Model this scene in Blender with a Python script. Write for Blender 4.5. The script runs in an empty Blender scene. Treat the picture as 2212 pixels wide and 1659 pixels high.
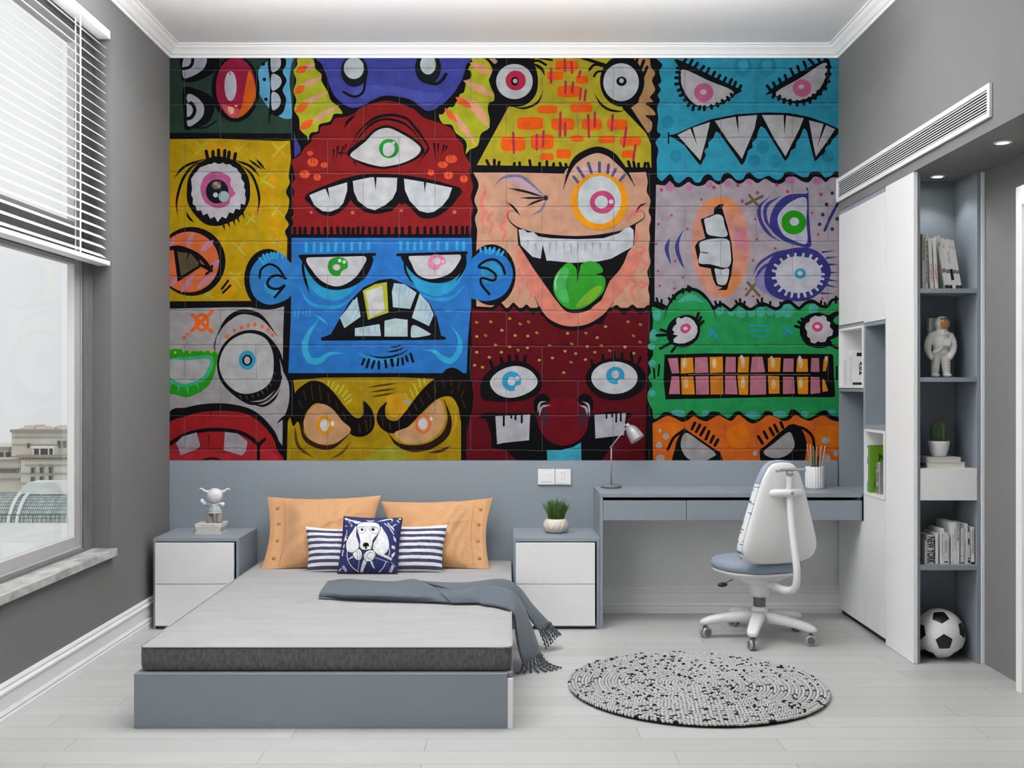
import bpy, math, random
import numpy as np
from mathutils import Vector, Matrix
from mathutils.geometry import tessellate_polygon
random.seed(7)
sc = bpy.context.scene
C = sc.collection
PI = math.pi
# ------------------------------------------------------------------ camera, world, lights, exposure
CAM_Y, CAM_Z, FPX = -6.267, 1.33, 2300.0
cam = bpy.data.objects.new('camera', bpy.data.cameras.new('camera')); C.objects.link(cam)
cam.location = (0, CAM_Y, CAM_Z); cam.rotation_euler = (PI/2, 0, 0)
cam.data.sensor_width = 36.0; cam.data.lens = 36.0*FPX/2212.0
cam.data.shift_x = 6/2212.0; cam.data.shift_y = 5.5/2212.0
cam.data.clip_start = 0.05; cam.data.clip_end = 2000
sc.camera = cam
w = bpy.data.worlds.new('overcast_sky'); sc.world = w; w.use_nodes = True
nt = w.node_tree; bg = nt.nodes['Background']
tc = nt.nodes.new('ShaderNodeTexCoord'); sx = nt.nodes.new('ShaderNodeSeparateXYZ'); cr = nt.nodes.new('ShaderNodeValToRGB')
nz = nt.nodes.new('ShaderNodeTexNoise'); nz.inputs['Scale'].default_value = 6; nz.inputs['Detail'].default_value = 5
ad = nt.nodes.new('ShaderNodeMath'); ad.operation = 'MULTIPLY_ADD'; ad.inputs[1].default_value = 0.12
nt.links.new(tc.outputs['Generated'], sx.inputs[0]); nt.links.new(tc.outputs['Generated'], nz.inputs['Vector'])
nt.links.new(nz.outputs['Fac'], ad.inputs[0]); nt.links.new(sx.outputs['Z'], ad.inputs[2])
cr.color_ramp.elements[0].position = 0.0; cr.color_ramp.elements[0].color = (0.80, 0.82, 0.83, 1)
cr.color_ramp.elements[1].position = 0.22; cr.color_ramp.elements[1].color = (0.95, 0.95, 0.95, 1)
nt.links.new(ad.outputs[0], cr.inputs[0]); nt.links.new(cr.outputs[0], bg.inputs['Color'])
bg.inputs['Strength'].default_value = 1.0
def area(name, loc, rot, sx_, sy_, power, col=(1, 1, 1), spread=180):
    l = bpy.data.lights.new(name, 'AREA'); l.shape = 'RECTANGLE'; l.size = sx_; l.size_y = sy_
    l.energy = power; l.color = col; l.spread = math.radians(spread)
    o = bpy.data.objects.new(name, l); o.location = loc; o.rotation_euler = rot; C.objects.link(o); return o
# daylight entering by the window in view and by an assumed, unseen second window of the same wall (behind the view); added fills follow
area('daylight_assumed_window', (-2.15, -4.55, 1.85), (0, -PI/2, math.radians(26)), 2.3, 1.9, 42)  # added area light standing for daylight through the assumed window
area('added_fill_up', (-.5, -2.4, 2.97), (PI, 0, 0), 2.5, .8, 68)  # added fill aimed at the ceiling for bounce, not a known fixture
area('added_ceiling_fill', (-.05, -1.47, 3.09), (math.radians(177), 0, 0), 3.0, .2, 74)  # added fill that brightens the far ceiling and cornice, stands for no fixture
area('added_fill_down', (-.8, -1.4, 3.29), (0, 0, 0), 1.8, .9, 20)  # added soft fill from above, out of view, no known lamp there
sc.view_settings.view_transform = 'Standard'; sc.view_settings.look = 'None'
sc.view_settings.gamma = 1; sc.view_settings.use_curve_mapping = False
sc.view_settings.exposure = 0.0
sc.cycles.use_denoising = True
sc.cycles.max_bounces = 10; sc.cycles.diffuse_bounces = 6; sc.cycles.transparent_max_bounces = 12
# ------------------------------------------------------------------ helpers
def lin(h, k=1.0):
    h = h.lstrip('#'); r = []
    for i in (0, 2, 4):
        c = int(h[i:i+2], 16)/255
        r.append(min(1.0, (c/12.92 if c <= .04045 else ((c+.055)/1.055)**2.4)*k))
    return tuple(r)+(1.0,)
def W(px, py, z):            # point at height z seen at a pixel of the photograph
    p = (py-835)/(CAM_Z-z); return ((px-1100)/p, FPX/p+CAM_Y, z)
def S(px, py, y):            # point at depth y seen at a pixel of the photograph
    p = FPX/(y-CAM_Y); return ((px-1100)/p, y, CAM_Z-(py-835)/p)
MATS = {}
def mat(name, col, rough=.5, metal=0, noise=None, bump=None, spec=.5, coat=0, emit=None, sheen=0, trans=0):
    """noise=(scale, lo, hi[, stretch xyz]); bump=(scale, strength[, stretch])"""
    m = bpy.data.materials.new(name); m.use_nodes = True; n = m.node_tree.nodes; L = m.node_tree.links
    b = n['Principled BSDF']
    if isinstance(col, str): col = lin(col)
    b.inputs['Base Color'].default_value = col; b.inputs['Roughness'].default_value = rough
    b.inputs['Metallic'].default_value = metal; b.inputs['Specular IOR Level'].default_value = spec
    b.inputs['Coat Weight'].default_value = coat; b.inputs['Sheen Weight'].default_value = sheen
    if emit: b.inputs['Emission Color'].default_value = lin(emit[0]); b.inputs['Emission Strength'].default_value = emit[1]
    def coords(st):
        t = n.new('ShaderNodeTexCoord'); mp = n.new('ShaderNodeMapping'); mp.inputs['Scale'].default_value = st or (1, 1, 1)
        L.new(t.outputs['Object'], mp.inputs[0]); return mp.outputs[0]
    if noise is None: noise = (3.0, .97, 1.03)
    tx = n.new('ShaderNodeTexNoise'); tx.inputs['Scale'].default_value = noise[0]; tx.inputs['Detail'].default_value = 4
    L.new(coords(noise[3] if len(noise) > 3 else None), tx.inputs['Vector'])
    mr = n.new('ShaderNodeMapRange'); mr.inputs['From Min'].default_value = .3; mr.inputs['From Max'].default_value = .7
    mr.inputs['To Min'].default_value = noise[1]; mr.inputs['To Max'].default_value = noise[2]
    L.new(tx.outputs['Fac'], mr.inputs['Value'])
    mx = n.new('ShaderNodeMix'); mx.data_type = 'RGBA'; mx.blend_type = 'MULTIPLY'; mx.inputs[0].default_value = 1
    mx.inputs[6].default_value = col; L.new(mr.outputs[0], mx.inputs[7]); L.new(mx.outputs[2], b.inputs['Base Color'])
    if bump:
        t2 = n.new('ShaderNodeTexNoise'); t2.inputs['Scale'].default_value = bump[0]; t2.inputs['Detail'].default_value = 3
        L.new(coords(bump[2] if len(bump) > 2 else None), t2.inputs['Vector'])
        bp = n.new('ShaderNodeBump'); bp.inputs['Strength'].default_value = bump[1]; bp.inputs['Distance'].default_value = .01
        L.new(t2.outputs['Fac'], bp.inputs['Height']); L.new(bp.outputs[0], b.inputs['Normal'])
    MATS[name] = m; return m
def attr_mat(name, rough=.6, brick=False, k=1.0, weave=0):
    """paint or print whose colours are stored in the mesh"""
    m = bpy.data.materials.new(name); m.use_nodes = True; n = m.node_tree.nodes; L = m.node_tree.links
    b = n['Principled BSDF']; b.inputs['Roughness'].default_value = rough; b.inputs['Specular IOR Level'].default_value = .08
    a = n.new('ShaderNodeAttribute'); a.attribute_name = 'Col'
    t = n.new('ShaderNodeTexCoord'); tx = n.new('ShaderNodeTexNoise'); tx.inputs['Scale'].default_value = 14 if brick else 60; tx.inputs['Detail'].default_value = 8
    L.new(t.outputs['Object'], tx.inputs['Vector'])
    mr = n.new('ShaderNodeMapRange'); mr.inputs['From Min'].default_value = .3; mr.inputs['From Max'].default_value = .7
    mr.inputs['To Min'].default_value = .80*k; mr.inputs['To Max'].default_value = 1.14*k
    L.new(tx.outputs['Fac'], mr.inputs['Value'])
    mx = n.new('ShaderNodeMix'); mx.data_type = 'RGBA'; mx.blend_type = 'MULTIPLY'; mx.inputs[0].default_value = 1
    L.new(a.outputs['Color'], mx.inputs[6]); L.new(mr.outputs[0], mx.inputs[7]); out = mx.outputs[2]
    if brick:
        mp = n.new('ShaderNodeMapping'); mp.inputs['Rotation'].default_value = (-PI/2, 0, 0)
        sp = n.new('ShaderNodeSeparateXYZ'); cb = n.new('ShaderNodeCombineXYZ')
        L.new(t.outputs['Object'], sp.inputs[0])
        def brk(dz, mortar):
            ax = n.new('ShaderNodeMath'); ax.operation = 'ADD'; ax.inputs[1].default_value = 1.997+.1156
            az = n.new('ShaderNodeMath'); az.operation = 'ADD'; az.inputs[1].default_value = -.973+dz
            L.new(sp.outputs['X'], ax.inputs[0]); L.new(sp.outputs['Z'], az.inputs[0])
            c = n.new('ShaderNodeCombineXYZ'); L.new(ax.outputs[0], c.inputs[0]); L.new(az.outputs[0], c.inputs[1])
            wn = n.new('ShaderNodeTexNoise'); wn.inputs['Scale'].default_value = 9; L.new(c.outputs[0], wn.inputs['Vector'])
            vm = n.new('ShaderNodeVectorMath'); vm.operation = 'MULTIPLY_ADD'; vm.inputs[1].default_value = (.012, .012, 0); L.new(wn.outputs['Color'], vm.inputs[0]); L.new(c.outputs[0], vm.inputs[2])
            br = n.new('ShaderNodeTexBrick'); br.inputs['Scale'].default_value = 1; br.inputs['Brick Width'].default_value = .4204
            br.inputs['Row Height'].default_value = .2033; br.inputs['Mortar Size'].default_value = mortar; br.inputs['Mortar Smooth'].default_value = .6
            br.offset = .5; L.new(vm.outputs[0], br.inputs['Vector']); return br.outputs['Fac']
        f1, f2 = brk(0, .0032), brk(.011, .0018)
        m1 = n.new('ShaderNodeMix'); m1.data_type = 'RGBA'; m1.blend_type = 'MULTIPLY'; m1.inputs[7].default_value = (.35, .35, .37, 1)
        s1 = n.new('ShaderNodeMath'); s1.operation = 'MULTIPLY'; s1.inputs[1].default_value = .75; L.new(f1, s1.inputs[0]); L.new(s1.outputs[0], m1.inputs[0])
        L.new(out, m1.inputs[6])
        m2 = n.new('ShaderNodeMix'); m2.data_type = 'RGBA'; m2.blend_type = 'SCREEN'; m2.inputs[7].default_value = (.30, .30, .32, 1)
        s2 = n.new('ShaderNodeMath'); s2.operation = 'MULTIPLY'; s2.inputs[1].default_value = .22; L.new(f2, s2.inputs[0]); L.new(s2.outputs[0], m2.inputs[0])
        L.new(m1.outputs[2], m2.inputs[6]); out = m2.outputs[2]
    L.new(out, b.inputs['Base Color'])
    if weave:
        t2 = n.new('ShaderNodeTexNoise'); t2.inputs['Scale'].default_value = weave; L.new(t.outputs['Object'], t2.inputs['Vector'])
        bp = n.new('ShaderNodeBump'); bp.inputs['Strength'].default_value = .3; bp.inputs['Distance'].default_value = .004
        L.new(t2.outputs['Fac'], bp.inputs['Height']); L.new(bp.outputs[0], b.inputs['Normal'])
    return m
def setp(o, label=None, cat=None, group=None, kind=None):
    if label: o['label'] = label
    if cat: o['category'] = cat
    if group: o['group'] = group
    if kind: o['kind'] = kind
    return o
def root(name, loc, label, cat, group=None, rot=0):
    o = bpy.data.objects.new(name, None); C.objects.link(o); o.location = loc; o.rotation_euler = (0, 0, rot)
    o.empty_display_size = .05
    return setp(o, label, cat, group)
def ofs(o):
    v = Vector((0, 0, 0))
    while o is not None:
        v += o.location; o = o.parent
    return v
class MB:
    def __init__(s): s.v = []; s.f = []; s.mi = []; s.sm = []; s.col = None
    def add(s, vs, fs, mi=0, smooth=False):
        o = len(s.v); s.v += [tuple(p) for p in vs]
        for f in fs: s.f.append([i+o for i in f]); s.mi.append(mi); s.sm.append(smooth)
        return s
    def box(s, x0, x1, y0, y1, z0, z1, mi=0):
        if x0 > x1: x0, x1 = x1, x0
        if y0 > y1: y0, y1 = y1, y0
        if z0 > z1: z0, z1 = z1, z0
        vs = [(x0, y0, z0), (x1, y0, z0), (x1, y1, z0), (x0, y1, z0), (x0, y0, z1), (x1, y0, z1), (x1, y1, z1), (x0, y1, z1)]
        return s.add(vs, [(0, 3, 2, 1), (4, 5, 6, 7), (0, 1, 5, 4), (1, 2, 6, 5), (2, 3, 7, 6), (3, 0, 4, 7)], mi)
    def prism(s, poly, a0, a1, axis='y', mi=0, smooth=False):
        """poly 2d points; axis y -> (x,z) outline, axis x -> (y,z), axis z -> (x,y)"""
        n = len(poly)
        def P(q, a): return {'y': (q[0], a, q[1]), 'x': (a, q[0], q[1]), 'z': (q[0], q[1], a)}[axis]
        vs = [P(q, a0) for q in poly]+[P(q, a1) for q in poly]
        s.add(vs, [list(range(n))[::-1], list(range(n, 2*n))], mi)
        o = len(s.v)-2*n
        for i in range(n):
            j = (i+1) % n; s.f.append([o+i, o+j, o+n+j, o+n+i]); s.mi.append(mi); s.sm.append(smooth)
        return s
    def lathe(s, prof, c=(0, 0, 0), n=32, mi=0, smooth=True, rad=None):
        vs = []; fs = []; m = len(prof)
        for k in range(n):
            a = 2*PI*k/n
            for j, (r, z) in enumerate(prof):
                rr = r if rad is None else rad(r, a, z)
                vs.append((c[0]+rr*math.cos(a), c[1]+rr*math.sin(a), c[2]+z))
        for k in range(n):
            for j in range(m-1):
                fs.append((k*m+j, ((k+1) % n)*m+j, ((k+1) % n)*m+j+1, k*m+j+1))
        s.add(vs, fs, mi, smooth)
        o = len(s.v)-len(vs)
        for j, rev in ((0, True), (m-1, False)):
            if prof[j][0] > 1e-5:
                ring = [o+k*m+j for k in range(n)]; s.f.append(ring[::-1] if rev else ring); s.mi.append(mi); s.sm.append(False)
        return s
    def tube(s, path, r, n=10, mi=0, smooth=True, caps=True, flat=1.0):
        path = [Vector(p) for p in path]; rs = r if isinstance(r, (list, tuple)) else [r]*len(path)
        up = Vector((0, 0, 1)); vs = []; prev = None
        for i, p in enumerate(path):
            t = (path[min(i+1, len(path)-1)]-path[max(i-1, 0)]).normalized()
            if prev is None:
                a = t.cross(up); a = a if a.length > 1e-3 else t.cross(Vector((1, 0, 0)))
            else: a = prev-t*prev.dot(t)
            a.normalize(); b = t.cross(a); prev = a
            for k in range(n):
                q = 2*PI*k/n; vs.append(p+a*math.cos(q)*rs[i]+b*math.sin(q)*rs[i]*flat)
        fs = [(i*n+k, i*n+(k+1) % n, (i+1)*n+(k+1) % n, (i+1)*n+k) for i in range(len(path)-1) for k in range(n)]
        s.add(vs, fs, mi, smooth); o = len(s.v)-len(vs)
        if caps:
            s.f.append([o+k for k in range(n)][::-1]); s.mi.append(mi); s.sm.append(False)
            s.f.append([o+(len(path)-1)*n+k for k in range(n)]); s.mi.append(mi); s.sm.append(False)
        return s
    def ball(s, c, r, n=16, m=10, mi=0, M=None):
        r = (r, r, r) if not isinstance(r, (tuple, list)) else r
        vs = []; 
        for j in range(m+1):
            t = PI*j/m
            for k in range(n):
                q = 2*PI*k/n; p = Vector((r[0]*math.sin(t)*math.cos(q), r[1]*math.sin(t)*math.sin(q), r[2]*math.cos(t)))
                if M: p = M @ p
                vs.append((c[0]+p[0], c[1]+p[1], c[2]+p[2]))
        fs = [(j*n+k, (j+1)*n+k, (j+1)*n+(k+1) % n, j*n+(k+1) % n) for j in range(m) for k in range(n)]
        return s.add(vs, fs, mi, True)
    def build(s, name, mats, parent=None, bevel=0, local=False, remesh=0, subsurf=0, solid=0, seg=2):
        o0 = Vector((0, 0, 0)) if (local or parent is None) else ofs(parent)
        me = bpy.data.meshes.new(name)
        me.from_pydata([(p[0]-o0.x, p[1]-o0.y, p[2]-o0.z) for p in s.v], [], s.f)
        for m in (mats if isinstance(mats, (list, tuple)) else [mats]): me.materials.append(m)
        me.polygons.foreach_set('material_index', s.mi); me.polygons.foreach_set('use_smooth', s.sm)
        if s.col is not None:
            ca = me.color_attributes.new('Col', 'FLOAT_COLOR', 'CORNER')
            arr = np.empty((len(me.loops), 4), np.float32); i = 0
            for f, c in zip(s.f, s.col): arr[i:i+len(f)] = c; i += len(f)
            ca.data.foreach_set('color', arr.ravel())
        me.validate(); me.update()
        o = bpy.data.objects.new(name, me); C.objects.link(o)
        if parent is not None: o.parent = parent
        if solid:
            q = o.modifiers.new('solid', 'SOLIDIFY'); q.thickness = solid; q.offset = 0
        if remesh:
            q = o.modifiers.new('remesh', 'REMESH'); q.mode = 'VOXEL'; q.voxel_size = remesh; q.use_smooth_shade = True
            q = o.modifiers.new('smooth', 'SMOOTH'); q.factor = .5; q.iterations = 4
        if bevel:
            q = o.modifiers.new('bevel', 'BEVEL'); q.width = bevel; q.segments = seg; q.limit_method = 'ANGLE'; q.angle_limit = math.radians(40)
            me.polygons.foreach_set('use_smooth', [True]*len(me.polygons)); q.harden_normals = True
        if subsurf:
            q = o.modifiers.new('sub', 'SUBSURF'); q.levels = q.render_levels = subsurf
        return o
def boxo(name, b, m, parent=None, bevel=.0015):
    return MB().box(*b).build(name, m, parent, bevel)
def text_mesh(s, name, size, M, m, parent, font_scale_x=1.0, bold=0.0, align='CENTER'):
    """flat lettering turned into a mesh, placed by the matrix M (local to the parent)"""
    cu = bpy.data.curves.new(name, 'FONT'); cu.body = s; cu.size = size; cu.align_x = align; cu.align_y = 'CENTER'
    cu.offset = bold; cu.extrude = .0001; cu.resolution_u = 3
    t = bpy.data.objects.new(name+'_tmp', cu); C.objects.link(t)
    dg = bpy.context.evaluated_depsgraph_get(); me = bpy.data.meshes.new_from_object(t.evaluated_get(dg))
    bpy.data.objects.remove(t); bpy.data.curves.remove(cu)
    me.transform(Matrix.Diagonal((font_scale_x, 1, 1, 1))); me.transform(M); me.name = name
    me.materials.clear(); me.materials.append(m)
    o = bpy.data.objects.new(name, me); C.objects.link(o); o.parent = parent; return o
def catmull(pts, closed, step):
    n = len(pts); out = []
    P = [np.array(p, float) for p in pts]
    rng = range(n) if closed else range(n-1)
    for i in rng:
        p1, p2 = P[i], P[(i+1) % n]
        p0 = P[(i-1) % n] if closed or i > 0 else p1*2-p2
        p3 = P[(i+2) % n] if closed or i+2 < n else p2*2-p1
        k = max(1, min(12, int(np.linalg.norm(p2-p1)/step)))
        for j in range(k):
            t = j/k; out.append(.5*((2*p1)+(-p0+p2)*t+(2*p0-5*p1+4*p2-p3)*t*t+(-p0+3*p1-3*p2+p3)*t**3))
    if not closed: out.append(P[-1])
    return out
def ellipse(cx, cy, rx, ry, n=28):
    return [(cx+rx*math.cos(2*PI*k/n), cy+ry*math.sin(2*PI*k/n)) for k in range(n)]
def wavy(pts, thr, step):
    """closed outline, smooth along its scallops, straight (with real corners) along its long sides"""
    P = [np.array(p, float) for p in pts]; n = len(P); out = []
    lg = [np.linalg.norm(P[(i+1) % n]-P[i]) > thr for i in range(n)]
    for i in range(n):
        p1, p2 = P[i], P[(i+1) % n]
        if lg[i]: out.append(p1); continue
        p0 = P[i-1] if not lg[i-1] else 2*p1-p2
        p3 = P[(i+2) % n] if not lg[(i+1) % n] else 2*p2-p1
        k = max(1, min(8, int(np.linalg.norm(p2-p1)/step)))
        for j in range(k):
            t = j/k; out.append(.5*((2*p1)+(-p0+p2)*t+(2*p0-5*p1+4*p2-p3)*t*t+(-p0+3*p1-3*p2+p3)*t**3))
    return out
TILES = dict(A=(360, 120), B=(840, 120), C=(1320, 120), D=(360, 370), E=(840, 370), F=(1320, 370), G=(360, 640), H=(840, 640), I=(1320, 640))
def parse_art(txt, tiles, scale):
    """returns list of (hexcolour, [polygons]) in drawing units, bottom to top"""
    out = []; T = (0, 0); sc_ = 1.0
    for ln in txt.strip().splitlines():
        tk = ln.split()
        if not tk or tk[0][0] == '#': continue
        if tk[0] == '@':
            if tk[1] == 'Z': T = (0, 0); sc_ = 1.0
            else: T = tiles[tk[1]]; sc_ = scale
            continue
        op, col = tk[0], tk[1]; polys = []
        step = 2.5*sc_
        def g(p): return (T[0]+p[0]/sc_, T[1]+p[1]/sc_)
        def stroke(pts, wd, taper):
            pts = catmull(pts, False, step*1.2) if len(pts) > 2 else [np.array(p, float) for p in pts]
            if taper and len(pts) < 5: pts = [pts[0]+(pts[-1]-pts[0])*t/5 for t in range(6)]
            n = len(pts); L = []; R = []
            for i, p in enumerate(pts):
                d = pts[min(i+1, n-1)]-pts[max(i-1, 0)]; d = d/(np.linalg.norm(d)+1e-9); q = np.array([-d[1], d[0]])
                u = i/(n-1); k = 1.0
                if taper == 1: k = max(.12, min(1, 3.2*u, 3.2*(1-u)))
                if taper == 2: k = max(.1, 1-u)
                L.append(p+q*wd*.5*k); R.append(p-q*wd*.5*k)
            r = [[g(L[i]), g(L[i+1]), g(R[i+1]), g(R[i])] for i in range(n-1)]
            if not taper:
                for p in (pts[0], pts[-1]): r.append([g(q) for q in ellipse(p[0], p[1], wd*.5, wd*.5, 10)])
            return r
        if op in 'fpw':
            pts = [tuple(map(float, t.split(','))) for t in tk[2:]]
            if op == 'f': pts = [tuple(p) for p in catmull(pts, True, step)]
            if op == 'w': pts = [tuple(p) for p in wavy(pts, 36*sc_, step)]
            polys = [[g(p) for p in pts]]
        elif op in 'stu':
            wd = float(tk[2]); pts = [tuple(map(float, t.split(','))) for t in tk[3:]]
            polys = stroke(pts, wd, {'s': 0, 't': 1, 'u': 2}[op])
        elif op == 'e':
            rx, ry = map(float, tk[2].split(','))
            polys = [[g(q) for q in ellipse(*map(float, t.split(',')), rx, ry, 12 if rx/sc_ < 6 else 32)] for t in tk[3:]]
        elif op in 'lm':
            wd = float(tk[2])
            for t in tk[3:]:
                a = list(map(float, t.split(','))); polys += stroke([(a[0], a[1]), (a[2], a[3])], wd, 0 if op == 'l' else 2)
        elif op == 'r':       # rounded bricks
            for t in tk[2:]:
                x0, y0, x1, y1 = map(float, t.split(',')); cx, cy, a, b = (x0+x1)/2, (y0+y1)/2, (x1-x0)/2, (y1-y0)/2
                polys.append([g((cx+a*math.copysign(abs(math.cos(q))**.45, math.cos(q)), cy+b*math.copysign(abs(math.sin(q))**.45, math.sin(q)))) for q in [2*PI*k/20 for k in range(20)]])
        out.append((col, polys))
    return out
MURAL_K = .60
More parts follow.
